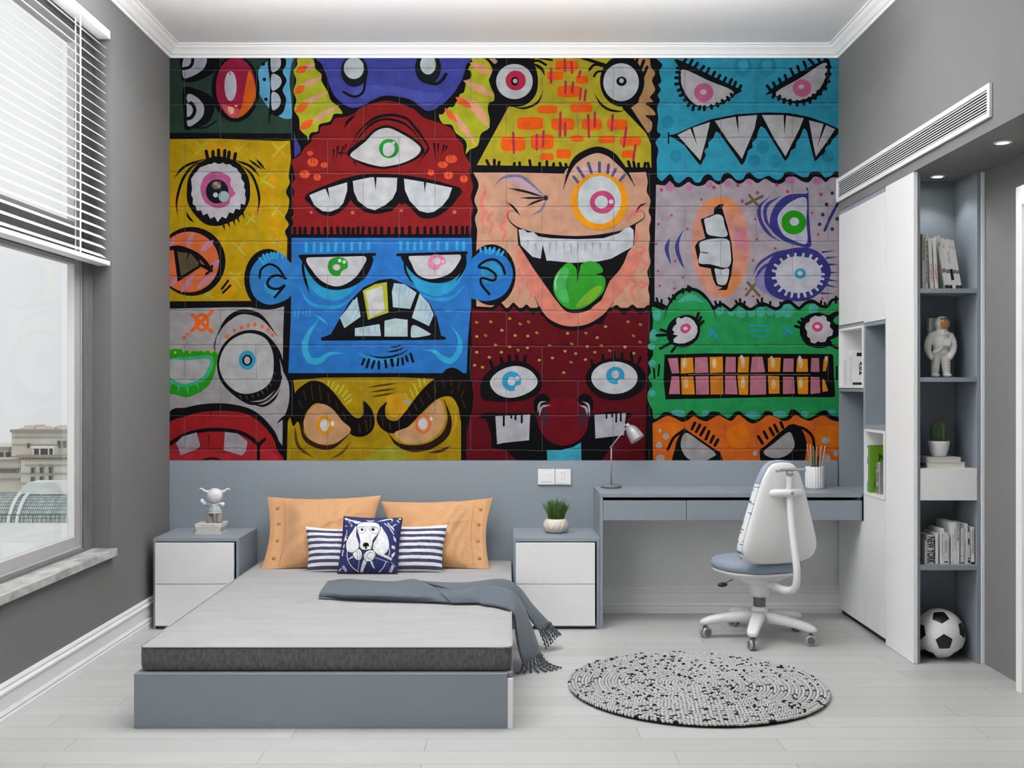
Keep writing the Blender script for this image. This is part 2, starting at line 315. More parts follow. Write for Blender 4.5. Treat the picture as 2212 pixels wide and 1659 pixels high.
# ------------------------------------------------------------------ the painted mural (drawn in units of the photograph's rows and columns)
MURAL = """
@ A
p 2c4438 33,30 1235,30 1190,745 33,738
f 0b0b12 135,30 140,140 155,240 250,255 400,200 490,110 520,0 300,-20
f b4b8c4 165,30 158,205 230,205 330,150 375,90 378,20 270,0
s 0b0b12 30 158,128 215,115 245,80 252,20
f 0b0b12 160,320 280,320 420,390 460,500 400,640 250,700 180,710 165,600
f b4b8c0 200,375 290,400 355,480 350,570 290,640 205,675 195,540
s 0b0b12 34 200,440 250,470 270,530 240,590 200,605
e b4b8c0 14,16 212,435
s 0b0b12 16 250,690 370,690 475,630
f 62b0d8 960,60 885,130 880,250 890,370 985,510 1090,590 1180,605 1200,560 1190,400 1175,250 1190,100 1200,20 1010,20
e 0b0b12 17,18 935,230 950,420 925,82
e 0b0b12 230,320 660,318
e a02044 190,288 662,308
f dc6418 790,150 850,300 845,420 790,520 700,590 660,590 720,490 740,380
f c85a58 530,470 640,500 700,520 680,590 600,585
e c4c4d0 58,143 612,293
f f0b090 590,490 640,500 645,540 620,565 590,530
e f0b090 14,10 665,483
s 0b0b12 5 590,150 610,190 612,155
f 0b0b12 975,20 1120,20 1142,90 1110,155 1147,240 1110,330 1142,420 1115,540 1050,582 1000,560 985,655 975,600 990,300
f bcc8d0 1000,20 1080,20 1092,90 1060,140 1005,155
f bcc8d0 1005,185 1070,195 1100,250 1070,310 1005,330
f bcc8d0 1005,360 1060,365 1092,430 1070,495 1010,518
w b4b42a 1255,30 1250,90 1215,150 1240,240 1215,340 1240,430 1220,520 1265,600 1275,700 1310,745 1340,770 1355,815 1365,760 1390,735 1445,725 1460,660 1560,630 1600,560 1680,555 1640,490 1570,430 1540,350 1480,240 1480,180 1425,130 1410,60 1390,30
t d8a090 60 1290,140 1420,82
t d8a488 55 1260,308 1480,212
t d8a488 50 1290,470 1535,352
t d8a488 55 1350,655 1645,478
t ee6022 72 1235,160 1345,108
t ee6022 66 1222,362 1320,290
t ee6022 70 1228,545 1355,455
t ee6022 76 1272,710 1400,615
p 3a3f86 1218,720 1230,780 1280,880 1280,930 1222,975
@ B
w aeb226 770,30 800,55 760,130 785,190 740,240 725,320 680,370 650,440 570,500 535,530 480,570 515,650 600,665 640,740 720,800 745,860 735,940 775,900 850,860 880,750 950,700 965,620 945,520 960,450 1005,430 1000,330 955,240 985,180 980,110 910,30
t e09878 75 775,70 985,175
t e0a080 70 715,240 1003,392
t e0a080 90 680,400 840,510 960,690
t e0a080 62 540,505 690,660 835,870
t ee6430 66 640,400 790,500
t ee6430 58 535,505 650,640
p c8a080 955,30 1015,30 1055,75 1020,95
@ Z
f 42489c 692,120 696,140 706,165 722,206 753,231 778,231 805,217 835,207 885,215 908,231 926,240 953,228 980,201 998,172 1006,143 1008,120 850,110
f 4c56ac 760,190 840,185 920,200 960,200 930,228 900,222 850,200 790,215
@ B
e 0a0a10 36,46 755,185 690,320 600,450 500,520
@ A
e 101a1e 130,152 1795,150
e c4cccc 96,104 1790,122
s 101418 24 1690,350 1790,395 1870,360 1895,280 1910,130
@ B
e 101a1e 125,155 375,118
e c4cccc 75,95 375,88
s 101418 32 345,250 450,272 515,230 545,180
@ Z
p b0a226 1030,357 1100,228 1140,170 1140,120 1330,120 1345,235 1395,287 1406,312 1407,362
@ C
w b48c5c 190,500 350,740 380,720 390,640 330,575 420,570 400,520 330,460 400,440 370,400 420,330 390,240 420,170 380,110 370,40 330,30 200,30 300,250 260,450
@ B
f 0a0a10 910,20 1010,80 1090,20 1330,20 1400,110 1425,250 1400,380 1310,470 1200,492 1100,470 1020,390 960,250 990,120
e bfc3c6 175,168 1200,250
e b82848 97,95 1212,240
e 120c12 35,42 1203,247
e c8c8cc 22,22 1207,245
s 0a0a10 24 1330,80 1420,50 1500,90
t 0a0a10 30 1370,70 1460,130 1490,195
s 0a0a10 22 1340,70 1385,30
s 0a0a10 20 1560,45 1440,25
t 0a0a10 20 1170,485 1290,505 1420,450 1480,325
@ Z
e 0a0a10 48,55 1344,176
e bfc3c6 38.5,41 1341.5,178
@ C
e 0a0a10 49,45 99,248
e c4c4c8 22,24 99,242
l 0a0a10 28 210,30,200,70 250,30,235,95 312,50,275,150 343,112,308,195
@ B
s 0a0a10 24 2060,105 1965,90 1915,140
s 0a0a10 22 2050,150 1990,158 1960,200
s 0a0a10 30 1840,20 1960,60 2060,90
@ Z
t 0a0a10 5 1283,201 1297,224 1315,237 1340,241 1352,235
@ B
r e65a12 1590,50,1810,150 1510,155,1665,235 1785,195,1905,270 1610,290,1840,400 1420,480,1610,555 1735,455,1945,545 1225,590,1475,710 1550,600,1775,715 1845,605,2035,715 1070,775,1305,915 1355,755,1575,900 1735,765,1860,825 2005,765,2160,840 1445,935,1575,1000 1600,895,1740,985 2085,610,2280,712
@ C
r e65a12 80,775,285,865 100,905,215,980
@ B
l b03048 24 1680,35,1685,150 1745,65,1750,165 1550,130,1550,260 1830,150,1815,205 1690,250,1685,360 1760,260,1750,350 1835,320,1825,420 1880,335,1870,430 1640,545,1635,770 1685,650,1685,765 1905,570,1912,780 1968,550,1968,680 2140,570,2130,710 1188,740,1195,930 1415,760,1412,900 1478,725,1470,870
@ C
l b03048 24 15,570,5,715 145,690,120,875 232,860,212,1000
@ B
l 0a0a10 28 935,1005,960,1060 1008,1000,1008,1060 1055,1020,1045,1060 1200,1030,1195,1065 1250,1025,1250,1065 1345,1005,1355,1065 1440,1030,1440,1065 1510,1015,1510,1065 1575,1035,1570,1070 1635,1030,1650,1075 1690,1040,1700,1075
@ C
l 0a0a10 28 165,1015,180,1070 215,1020,225,1075 262,1035,262,1075 325,1030,318,1075 352,1030,360,1075
@ Z
w c6967c 1023,373 1034,400 1025,432 1032,454 1026,472 1031,496 1029,535 1029,665 1402,665 1403,641 1400,625 1402,607 1398,587 1405,567 1401,540 1404,515 1402,494 1406,472 1401,456 1405,433 1397,414 1399,393 1395,372 1230,376 1120,373
f c8a088 1222,380 1232,358 1246,345 1262,337 1292,331 1320,339 1340,357 1354,376 1290,410
t 0a0a10 14 1217,408 1226,378 1240,350 1262,333 1291,324 1318,333 1338,352 1356,375 1371,402
f d0a0a8 1240,372 1262,362 1290,356 1318,362 1345,380 1300,380
e e49414 62,62 1295,435
e c0c6c8 47,52 1294.5,432
e b84470 27,25 1301,437
e c0c6c8 14,14 1299,437
e c8ccd0 5,5 1320,436
@ B
l 50546a 28 1765,1160,1805,1210 1805,1075,1860,1160 1905,1030,1935,1120 2012,1025,2012,1110 2100,1045,2090,1125 2165,1090,2135,1150
@ C
l 50546a 26 40,1090,10,1150 130,1140,85,1195
@ B
f b89aa8 1120,1190 1230,1165 1330,1210 1480,1340 1380,1310 1250,1250
t 6c6e94 28 1000,1255 1090,1170 1230,1150 1330,1200 1515,1370
t 1a1a24 22 1140,1268 1300,1300 1510,1362
t 1a1a24 20 1250,1362 1380,1362 1520,1362
t 1a1a24 20 1310,1445 1400,1400 1510,1368
t 6c6e94 20 1370,1525 1460,1470 1505,1370
e 26263a 22,26 1500,1362
@ E
t dc7a72 34 900,80 920,200 880,300 910,400 890,480 910,590
t dc7a72 30 1015,360 950,450 990,520 960,600 1005,665
t dc7a72 34 1110,250 1130,320 1120,450 1070,530 1120,590 1090,650 1110,725
t dc7a72 34 1270,870 1240,960 1280,1030 1220,1080 1250,1150 1230,1240
t dc7a72 34 1340,880 1370,1000 1320,1080 1360,1150 1330,1250
@ F
t dc7a72 34 225,720 320,740 270,820 340,900 280,970
t dc7a72 36 195,820 240,920 180,1000 240,1080 190,1140 245,1285
t dc7a72 32 120,970 150,1080 80,1130 10,1220
t dc7a72 32 300,1000 275,1050 335,1080 250,1140
t dc7a72 50 310,320 220,400 150,465
t dc7a72 26 230,540 250,600 225,700
@ Z
p 5e0a16 1020,664 1063,667 1080,658 1095,675 1109,660 1125,675 1137,664 1152,679 1164,668 1200,700 1300,700 1315,673 1332,664 1347,678 1366,663 1383,678 1400,664 1403,700 1399,740 1399,800 1395,890 1393,994 1007,994 1008,934 1021,880 1019,800 1018,700
s 0a0a10 6 1018,664 1063,667
l 0a0a10 6.5 1063,667,1080,655 1080,655,1095,673 1095,673,1109,657 1109,657,1125,673 1125,673,1137,661 1137,661,1152,677 1152,677,1164,665 1315,671,1332,662 1332,662,1347,676 1347,676,1366,661 1366,661,1383,676 1383,676,1400,662 1164,665,1172,680
@ Z
f d4806e 1117,500 1117,528 1131,546 1152,580 1181,621 1213,664 1235,676 1269,671 1299,648 1317,607 1347,569 1368,538 1384,560 1352,620 1322,657 1299,683 1269,700 1235,705 1205,699 1178,681 1158,645 1138,600 1116,560
t 0a0a10 8 1154,640 1174,680 1200,702 1237,710 1272,703 1303,682 1326,652
p 0a0c10 1117,490 1119,528 1131,546 1152,580 1181,621 1195,641 1213,664 1235,676 1269,671 1299,648 1317,607 1337,585 1347,569 1356,545 1369,530 1373,485 1340,502 1292,512 1247,515 1202,513 1156,505
t 0a0a10 6 1116,460 1102,455 1096,465 1102,479 1120,493 1156,505 1202,511 1247,513 1292,510 1340,501 1354,494 1374,483 1390,472 1392,462 1385,456 1372,459
t 0a0a10 4.5 1095,438 1107,446 1124,466
t 0a0a10 3.5 1373,459 1383,445 1398,439
p c2c4ca 1120,496 1131,496 1140,503 1152,501 1163,511 1190,515 1247,517 1303,515 1337,504 1351,493 1360,490 1368,497 1369,515 1367,533 1320,559 1292,565 1236,568 1186,563 1181,564 1172,528 1168,559 1150,555 1125,530
@ E
m aaa6b4 26 1330,660,1325,760 1400,690,1410,770 1540,680,1530,790 1600,670,1600,800 1670,680,1680,810 1740,690,1745,820 1810,690,1790,825 1880,690,1870,800 1950,680,1940,790 2020,680,2020,780 2100,680,2090,760
f 32982a 1800,990 1790,930 1740,880 1690,885 1600,980 1570,1090 1590,1190 1660,1280 1740,1320 1850,1310 1960,1240 2050,1150 2070,1050 2040,1000 1980,985 2045,960 2010,890 1930,860 1850,880 1820,930
f 4cb05c 1590,1010 1680,920 1720,960 1690,1080 1720,1250 1640,1230 1585,1140
t 9ad8a4 14 1600,1150 1590,1050 1640,950
f 72ac2c 1820,1240 1940,1120 2040,1100 1990,1200 1880,1280 1790,1300
u 0a0c10 40 1812,900 1806,980 1800,1070
@ Z
p 2a72be 630,514 1019,514 1020,560 1018,655 1011,730 1008,806 623,806 628,700 630,600
@ D
e 0a0a12 222,288 965,1032
f 2e78bc 1180,870 1100,790 980,785 880,840 810,940 795,1060 830,1180 900,1250 1000,1275 1120,1240 1185,1190 1250,1100 1250,900
l 36a2cc 22 890,830,935,890 925,800,955,870 960,790,985,850 1000,780,1010,830 1030,780,1030,830 1065,770,1055,830 1110,790,1108,830
f 2f96c0 930,1070 1010,1130 1080,1140 1040,1190 950,1150
s 0a0a12 22 890,1020 905,940 980,890 1060,920 1120,1000
s 0a0a12 24 1140,1025 1060,995 990,1020 965,1080 1010,1120 1080,1120 1130,1090 1090,1140 1035,1205
@ E
e 0a0a12 232,292 980,990
f 2470bc 835,800 900,755 990,745 1080,790 1160,880 1185,990 1150,1110 1070,1200 950,1240 850,1230 770,1200 740,1100 740,900
l 36a2cc 22 875,740,880,770 920,730,930,780 965,735,965,790 1010,735,990,780 1055,750,1035,800 1095,770,1070,805
f 2c88b8 880,900 1000,870 1080,960 1040,1050 920,1060
s 0a0a12 24 1110,980 1080,900 1010,845 920,860 860,915 940,930 1020,990 1000,1045 890,1020 885,1080 960,1175
@ D
f 2c98c4 1315,860 1330,1040 1420,1160 1520,1220 1650,1230 1790,1130 1940,910 1820,1060 1640,1090 1450,1060
t 2c94cc 34 1270,1090 1340,1230 1450,1290 1650,1290 1800,1180
f 0a0a12 1292,812 1600,800 1955,808 1925,960 1820,1080 1640,1135 1480,1100 1370,990 1310,880
f c2c2c6 1345,828 1620,815 1895,815 1865,930 1780,1035 1640,1100 1500,1060 1400,960
s 0a0a12 28 1275,812 1990,795
t 0a0a12 26 1300,815 1312,980 1370,1180
t 0a0a12 24 1960,805 1950,900 1868,1060
f 1f9022 1540,900 1570,840 1650,820 1720,850 1730,920 1680,950 1650,1000 1590,995 1550,950
e b08c90 42,32 1625,918
e c6c6ca 30,26 1625,920
e c8d8c8 17,18 1655,855 1698,867
l 36a2cc 28 1335,690,1335,765 1410,690,1410,765 1480,690,1480,762 1545,690,1545,760 1620,690,1615,760 1690,690,1690,755 1770,688,1770,752 1850,685,1850,748 1930,685,1930,745
@ E
f 2c98c4 165,890 230,1080 420,1190 580,1150 690,1030 735,870 600,1050 430,1070 270,1020
t 2c94cc 34 240,1140 420,1220 600,1210 720,1090
f 0a0a12 132,795 430,780 722,788 700,940 600,1040 430,1068 270,1010 165,900
f c4c4c8 205,806 450,798 678,797 650,900 560,990 400,1030 280,990 220,890
s 0a0a12 28 85,800 742,780
t 0a0a12 22 145,800 165,960 250,1100
t 0a0a12 22 738,785 722,920 638,1058
f d884a6 370,880 400,810 470,797 530,825 545,880 500,900 460,945 400,930
e c8c4c8 38,34 458,858
e e8d8dc 12,12 520,862
l 36a2cc 28 115,680,115,745 180,680,180,748 250,680,245,745 310,672,310,740 390,680,388,745 470,680,470,745 555,680,555,745 650,680,650,745 715,680,715,745
@ Z
p 0a0c12 693,730 715,722 735,686 755,652 785,621 819,605 845,602 862,608 899,625 928,655 944,686 953,725 964,729 962,734 695,736
@ D
p b4c8d0 1820,1200 1855,1390 1700,1500 1655,1400
p b0b42c 1875,1140 1990,1080 2105,1060 2120,1350 1925,1420
p c8c8c8 1900,1150 2060,1095 2088,1330 1945,1400
p b4c8d0 1800,1500 2035,1460 2050,1575 1800,1575
@ E
p b4c8d0 50,1070 150,1080 265,1160 205,1315 40,1300 30,1150
p b4c8d0 295,1170 380,1260 430,1370 385,1480 220,1400
p b8ccd0 -40,1430 60,1405 180,1420 180,1580 -42,1580
f b4c8d0 235,1470 380,1540 390,1565 235,1590 210,1560
m 7cb8d8 14 80,1080,75,1180 120,1085,115,1200 160,1095,150,1170 200,1120,185,1200 320,1240,290,1380 360,1280,340,1420 400,1340,370,1450
@ D
m 7cb8d8 14 1790,1230,1700,1350 1815,1280,1740,1430 1840,1330,1790,1420 1850,1500,1850,1560 1930,1490,1930,1560 1990,1480,1990,1560
@ G
t 36a4d0 62 1460,210 1350,370 1322,500 1370,610 1460,615 1560,550 1690,545
t 36a4d0 24 1400,170 1470,210 1545,270
l 3a90cc 16 1225,140,1225,190 1260,140,1260,205 1310,150,1310,180 1340,140,1340,190 1370,130,1370,190
f 2e90c8 1830,540 1930,570 2060,600 2212,590 2212,640 2060,640 1920,610
@ H
t 36a4d0 56 598,290 672,400 672,520 600,612 520,598 430,525 320,515
t 3a90cc 20 540,100 545,140 640,120
@ Z
t 0a0a12 4 791,765 816,772 842,771 867,764 886,752
t 0a0a12 3.5 833,761 858,757 876,749
t 0a0a12 3.5 841,749 856,749 869,744
@ G
l 0a0a12 24 1890,600,1870,650 1935,605,1912,680 1985,620,1962,685 2030,625,2028,690 2090,615,2100,680 2145,605,2160,665
@ H
l 0a0a12 24 30,605,40,665 90,600,85,660 130,595,135,650 165,575,180,618 208,550,232,625
@ Z
w 861a1c 630,506 630,470 633,440 630,400 636,375 630,350 638,342 649,335 658,319 672,307 676,294 690,287 694,274 715,269 724,256 744,253 765,246 778,234 805,224 835,218 862,222 896,237 917,255 948,265 975,278 987,298 1000,312 1003,332 1016,355 1014,369 1018,387 1022,405 1017,425 1022,448 1018,470 1020,506
@ A
e 0a0a10 38,48 1190,1170 1183,1310 1178,1500 1172,1600
@ Z
t 0a0a10 6 755,326 774,287 803,260 830,250 858,250 880,258 896,275 914,299 926,321 917,336 903,352
t 0a0a10 5 765,318 778,294 803,268 830,258 860,262 880,272 898,290 912,314
t 0a0a10 6 770,248 752,262 744,278
f 0a0a10 750,334 768,312 790,297 812,278 839,271 872,285 899,302 917,325 902,343 871,357 840,364 822,365 786,357
f c8c6c6 757,337 775,318 790,306 812,284 839,277 869,290 896,307 909,322 899,338 871,352 840,359 823,360 789,352
@ A
e 1f9030 95,92 2125,890
f c6c8c6 2080,850 2150,835 2180,880 2165,940 2110,965 2070,930
e c6c8c6 14,14 2170,835
m 0a0a10 20 1600,895,1590,1020 1640,865,1612,1030 1690,870,1655,1000 1715,850,1700,920 1640,930,1740,935 1790,1010,1825,1065
@ B
m 0a0a10 22 432,835,450,1010 470,840,472,950 530,855,498,960 558,865,525,930 380,890,290,1020
@ A
e d85430 28,24 1372,935
e d85430 52,42 1398,1020
e d85430 34,28 1507,1048
e d85430 50,38 1320,1135
e d85430 36,32 1440,1165
m 861a1c 9 1372,910,1370,960 1385,985,1375,1060 1410,980,1402,1060 1500,1020,1500,1075 1310,1100,1325,1170 1440,1135,1440,1195
@ B
e d85430 57,40 597,990
e d85430 48,32 515,1045
e d85430 30,28 403,1120
e d85430 43,38 570,1145
e d85430 38,35 718,1180
m 861a1c 9 600,950,590,1030 575,955,570,1025 510,1015,515,1075 405,1095,400,1145 570,1110,572,1180 718,1148,715,1212
@ A
f 0a0a10 1330,1345 1560,1240 1765,1185 1775,1330 1710,1450 1590,1532 1470,1512 1380,1430
@ Z
f 0a0a10 757,386 800,378 862,382 876,384 876,430 858,452 838,458 808,462 782,454 756,428
@ B
f 0a0a10 60,1170 350,1190 680,1268 645,1380 540,1490 420,1552 300,1545 180,1430 100,1380
p 861a1c 0,1600 20,1500 100,1410 160,1450 200,1600
@ Z
t 0a0a10 7 648,429 676,414 712,400 756,386 801,379 860,381 919,389 975,402 1004,418
@ A
p c4c6c8 1365,1335 1500,1280 1725,1213 1727,1290 1690,1410 1640,1465 1560,1495 1490,1488 1410,1430
p c4c6c8 1780,1200 1950,1165 2205,1170 2198,1290 2160,1370 2090,1430 1990,1480 1920,1460 1830,1390 1790,1300
@ B
p c4c8cc 145,1178 350,1212 605,1265 572,1360 510,1440 430,1495 370,1505 290,1485 200,1390 155,1290
@ A
m 0a0a10 26 1530,1265,1560,1370 1995,1165,1998,1285
@ B
m 0a0a10 26 347,1200,342,1305
@ A
e c05868 16,16 1383,1500
e c05868 18,18 1778,1502
@ B
e c05868 16,16 120,1483
e c05868 20,20 627,1497
@ D
l 0a0a10 32 1225,545,1225,605 1275,545,1278,605 1325,545,1322,605 1395,545,1392,605 1450,545,1455,605 1515,545,1518,605 1575,545,1578,605 1635,540,1640,605 1690,545,1695,605 1740,545,1738,605 1785,550,1780,605 1830,540,1828,605 1880,540,1872,605 1940,545,1942,605 1995,545,1995,605 2055,545,2055,605 2125,545,2125,605 2195,545,2195,605
@ E
l 0a0a10 30 70,545,70,605 130,545,130,605 200,535,200,605 275,545,275,605 345,540,345,605 405,545,405,605 465,535,465,605 525,535,525,605 590,535,590,605 645,535,645,605 705,535,705,605 750,535,748,605 795,545,790,605
@ Z
w b8960a 367,301 473,300 541,303 609,305 627,304 629,345 624,380 626,395 618,415 625,432 622,455 616,470 624,485 616,500 621,515 620,560 560,650 367,651
@ A
e c8940e 90,60 340,900 1080,920 690,900 470,880
e c8940e 60,80 1000,1200 1050,1450 860,1480 90,1380
@ D
e c8940e 80,70 700,730 660,1010 1030,500 600,1130 1030,660 980,210
l b2b234 20 640,680,750,800 735,680,640,795 980,640,1095,725 1055,640,1010,680 615,965,710,1105 715,965,625,1040 345,1210,430,1160 370,1165,440,1210 1000,315,1115,425 1085,310,1015,425 900,70,1020,155 980,20,900,110 770,430,840,480 830,430,760,510
@ A
l b2b234 20 285,830,380,920 395,825,270,950 660,880,720,930 755,845,680,915 1015,840,1140,965 1150,830,1020,965
@ D
e 0a0a10 225,290 968,1032
f 2e78bc 1180,870 1100,790 980,785 880,840 810,940 795,1060 830,1180 900,1250 1000,1275 1120,1240 1185,1190 1210,1100 1210,900
l 36a2cc 22 890,830,935,890 925,800,955,870 960,790,985,850 1000,780,1010,830 1030,780,1030,830 1065,770,1055,830 1110,790,1108,830
f 2f96c0 930,1070 1010,1130 1080,1140 1040,1190 950,1150
s 0a0a12 22 890,1020 905,940 980,890 1060,920 1120,1000
s 0a0a12 24 1140,1025 1060,995 990,1020 965,1080 1010,1120 1080,1120 1130,1090 1090,1140 1035,1205
@ A
f 0a0a10 195,1300 215,1160 300,1040 420,975 500,965 600,985 700,1040 780,1160 800,1300 780,1420 700,1540 580,1605 480,1630 370,1610 270,1520 205,1410
p c0bcc2 240,1230 236,1180 262,1140 290,1110 320,1070 360,1056 400,1040 430,1038 460,1022 500,1040 540,1026 570,1042 610,1040 630,1062 670,1080 690,1110 715,1140 715,1180 745,1220 740,1260 755,1290 750,1330 760,1370 750,1430 710,1415 705,1475 660,1465 640,1510 600,1500 570,1560 530,1540 490,1592 460,1540 420,1562 390,1510 350,1530 330,1480 290,1485 280,1440 250,1420 255,1370 235,1330 246,1280
f b85a8a 325,1280 350,1180 420,1120 500,1112 590,1150 625,1210 640,1290 660,1320 610,1370 600,1420 520,1460 440,1445 360,1390
e 14161e 108,115 485,1300
e c0c4c8 24,24 470,1333
e a4bcbe 50,52 548,1348
e c0bcc2 22,40 632,1225
e 705c50 46,40 478,1240
e a89084 20,16 470,1225 500,1250
l 0a0a10 32 380,915,395,985 445,920,445,970 498,905,500,970 558,910,555,975 600,925,590,990 660,940,648,1005
m 0a0a10 24 545,1620,560,1675 590,1600,612,1650 640,1570,658,1632 680,1550,700,1605 725,1500,745,1560
t 0a0a10 24 70,1175 180,1060 400,980
t 0a0a10 24 112,1550 98,1400 150,1200 250,1060 390,1000
t 0a0a10 24 868,1530 885,1350 820,1150 690,1025
t 0a0a10 24 895,1165 800,1060 650,1000
t 0a0a10 22 188,1490 215,1550 265,1595
t 0a0a10 22 785,995 915,1090
t 0a0a10 22 858,990 940,1090
@ D
e 0a0a10 325,330 240,862
e d46a3c 288,290 215,868
t c08294 50 195,735 255,585
t c08294 62 320,770 450,660
t c08294 60 420,930 505,850
t c08294 50 35,1100 110,1000
t c08294 56 140,1160 270,980
t c08294 60 290,1120 480,970
t c08294 40 35,720 75,640
s 0a0a10 40 20,740 130,732 280,790 370,870 420,945
p 0a0a10 68,740 280,770 345,905 108,1058
p 5e5038 104,770 230,785 325,890 140,1005
m 0a0a10 24 222,770,190,855
s 0a0a10 30 320,890 430,950
s 0a0a10 22 438,905 420,950 380,982
s 0a0a10 20 590,1045 530,1125
s 0a0a10 20 612,1092 540,1162
@ Z
w a8a2a4 367,667 500,664 540,664 565,668 590,668 614,662 612,720 611,800 624,830 625,862 620,886 611,907 610,994 367,994
@ G
e e66418 70,88 340,250
e a8a2a4 42,60 340,250
l e66418 32 245,175,435,340 438,145,240,330
e a8a2a4 9,9 340,205 340,290
e e66418 16,18 200,363 170,395
t 0a0a10 46 465,410 560,250 680,160 800,155 920,210 1060,380
e e66418 16,20 577,385 650,328 717,298 783,280 845,272 915,290 970,320 1013,372
t 2a3444 14 485,385 460,460 465,540
f 0a0a10 483,640 520,500 600,400 720,335 850,325 960,370 1070,500 1115,640 1100,800 1060,900 960,1000 830,1040 720,1000 590,900 510,790
f b8b6b8 505,640 540,520 620,420 740,360 850,360 950,410 1010,520 1025,650 1005,790 930,880 800,930 690,920 590,850 525,750
f a8a2a4 1080,600 1112,700 1100,760 1090,660
e 3898ba 80,92 772,610
e 0c0c12 47,52 772,612
e b8b6b8 29,37 772,612
m 5c5c60 13 700,945,720,985 760,950,775,990 820,945,830,985 870,930,890,970 910,905,935,945 955,870,975,905 985,830,1010,860 1005,780,1035,800 1020,730,1050,745
t a8a2a4 16 800,1008 930,990 1040,900
t 0a0a10 24 820,1030 930,1045 1030,980 1085,890
f 289816 20,530 240,525 474,535 478,650 440,790 360,890 210,962 90,940 20,890
f 3cac7e 20,610 240,575 440,575 425,720 350,810 200,862 90,850 20,790
f b2aeb0 20,612 200,612 408,602 390,700 320,790 190,835 90,810 20,740
m 48b494 20 120,850,110,940 200,870,210,950 290,830,320,920 50,810,40,890
e b8bc40 13,13 85,537 165,525 225,532 300,518 362,522 430,530
f 0a0a10 20,1130 200,1060 400,1025 620,1030 830,1090 980,1220 1070,1370 1100,1600 20,1600
f a02024 20,1235 180,1150 350,1105 550,1095 750,1120 900,1210 1010,1340 1050,1450 1045,1620 20,1620
f b02a34 20,1500 300,1470 560,1500 800,1470 1000,1480 1000,1600 20,1600
s 0a0a10 36 10,1425 150,1340 300,1290 480,1275 680,1295 800,1350 880,1420
s 0a0a10 28 940,1365 885,1430 880,1570
p a8a0a8 90,1405 150,1340 290,1300 325,1430 290,1460 135,1520 115,1450
p a8a0a8 560,1295 680,1310 775,1390 760,1480 720,1522 548,1470
m 701418 22 425,1100,412,1200 405,1320,405,1440
t 300a10 20 320,1570 430,1548 550,1570
@ Z
p a8880e 634,821 700,816 860,815 940,818 985,850 996,900 996,994 620,994 622,911 640,870
f c8921a 835,860 870,850 890,870 860,900 840,895
f a09c2c 850,960 880,985 850,994 790,994 815,975
@ G
f 0a0706 1225,930 1290,860 1390,805 1500,830 1600,920 1700,1050 1790,1150 1850,1160 1880,1110 1880,1000 1960,1080 1990,1200 1960,1290 1880,1340 1780,1330 1680,1240 1600,1150 1500,1040 1420,1025 1350,1090 1320,1160 1300,1330 1260,1200 1210,1240 1170,1150 1060,1212 1100,1160 1180,1100 1215,1020
@ Z
f 0a0706 836,868 819,884 814,907 826,927 850,936 880,923 908,895 935,869 955,858 976,858 990,880 999,915 1021,870 1019,834 1007,812 985,796 967,796 953,809 935,821 915,839 896,862 876,889 860,907 848,909 840,906 834,900 832,882
@ G
l 3a2418 13 1310,905,1330,990 1380,850,1400,990 1460,850,1480,990 1540,920,1560,1020 1265,1000,1300,1070 1620,1010,1640,1080 1900,1180,1920,1290 1950,1150,1950,1260 1690,1110,1710,1180 1840,1220,1850,1300 2060,1160,2070,1240 2130,1210,2140,1270
@ H
l 3a2418 13 240,1020,270,1090 300,970,330,1040 360,910,400,980 430,860,460,920 510,790,530,870 590,780,600,860 680,820,660,900 720,900,690,960 180,1090,210,1150 620,880,600,930 700,990,730,1060
@ G
f c8986c 1310,1200 1360,1100 1420,1040 1500,1030 1590,1080 1680,1190 1760,1270 1700,1360 1560,1415 1420,1400 1340,1330
t 3a1e10 44 1285,1150 1315,1340 1450,1432 1600,1430 1765,1300
t 58400e 30 1225,1230 1260,1430 1410,1545
t 6c5410 24 1560,1560 1680,1490 1760,1390
e d8901c 80,88 1512,1232
e d8d2d0 42,58 1510,1232
e e0d8d4 18,24 1587,1215
@ H
f c8986c 60,1300 200,1240 330,1120 470,985 530,1080 535,1200 470,1310 350,1390 200,1410 100,1370
t 2a140a 66 -10,1300 80,1410 230,1455 400,1425 540,1320 580,1170 530,990
t 4c2c10 30 380,1495 500,1475 590,1430
t c89820 24 640,1060 640,1200 600,1330
e dc7440 78,95 330,1220
e c8986c 52,70 328,1220
e d8d4d4 46,52 325,1220
e e8e0e0 14,20 405,1170
@ G
t 54380a 18 1920,872 2060,850 2212,830
t 54380a 18 1935,918 2060,900 2200,882
t 54380a 18 1945,962 2060,945 2180,920
l b6b43a 18 1555,800,1545,850 1600,820,1575,880 1640,850,1610,900 1695,850,1650,930 1725,900,1680,960 1755,940,1700,990 1765,985,1720,1030
@ H
l b6b43a 18 285,790,305,870 240,840,275,930 205,890,235,960 155,930,185,990 338,790,345,830
e a8a090 40,20 175,1010
e a89440 16,13 840,250 975,245 1155,213 1255,265 1335,245 1080,325 1415,350 925,375 840,385 1207,375 1328,380 1707,355 1883,352 2070,290 1990,395 1020,465 840,535 1155,483 1075,535 1235,515 1325,493 1535,468 1748,457 2030,470 1895,480 2110,520 1683,525 1785,548 1968,535 960,583 1437,610 1562,590 1740,630 1878,605 820,660 895,678 1670,730
l 5e0a16 7 828,262,856,238 962,257,990,233 1242,277,1270,250 1322,257,1350,233 1402,362,1430,338 912,388,940,363 1224,528,1250,500 1522,480,1548,455 1735,470,1760,445 2016,484,2044,456 2096,534,2124,506 1728,644,1752,616 1870,364,1896,340
@ I
e a89440 16,14 160,243 280,270 213,378 275,438 132,485 215,545
l 5e0a16 7 148,256,172,230 268,284,292,256 200,392,226,364 262,452,288,424
@ H
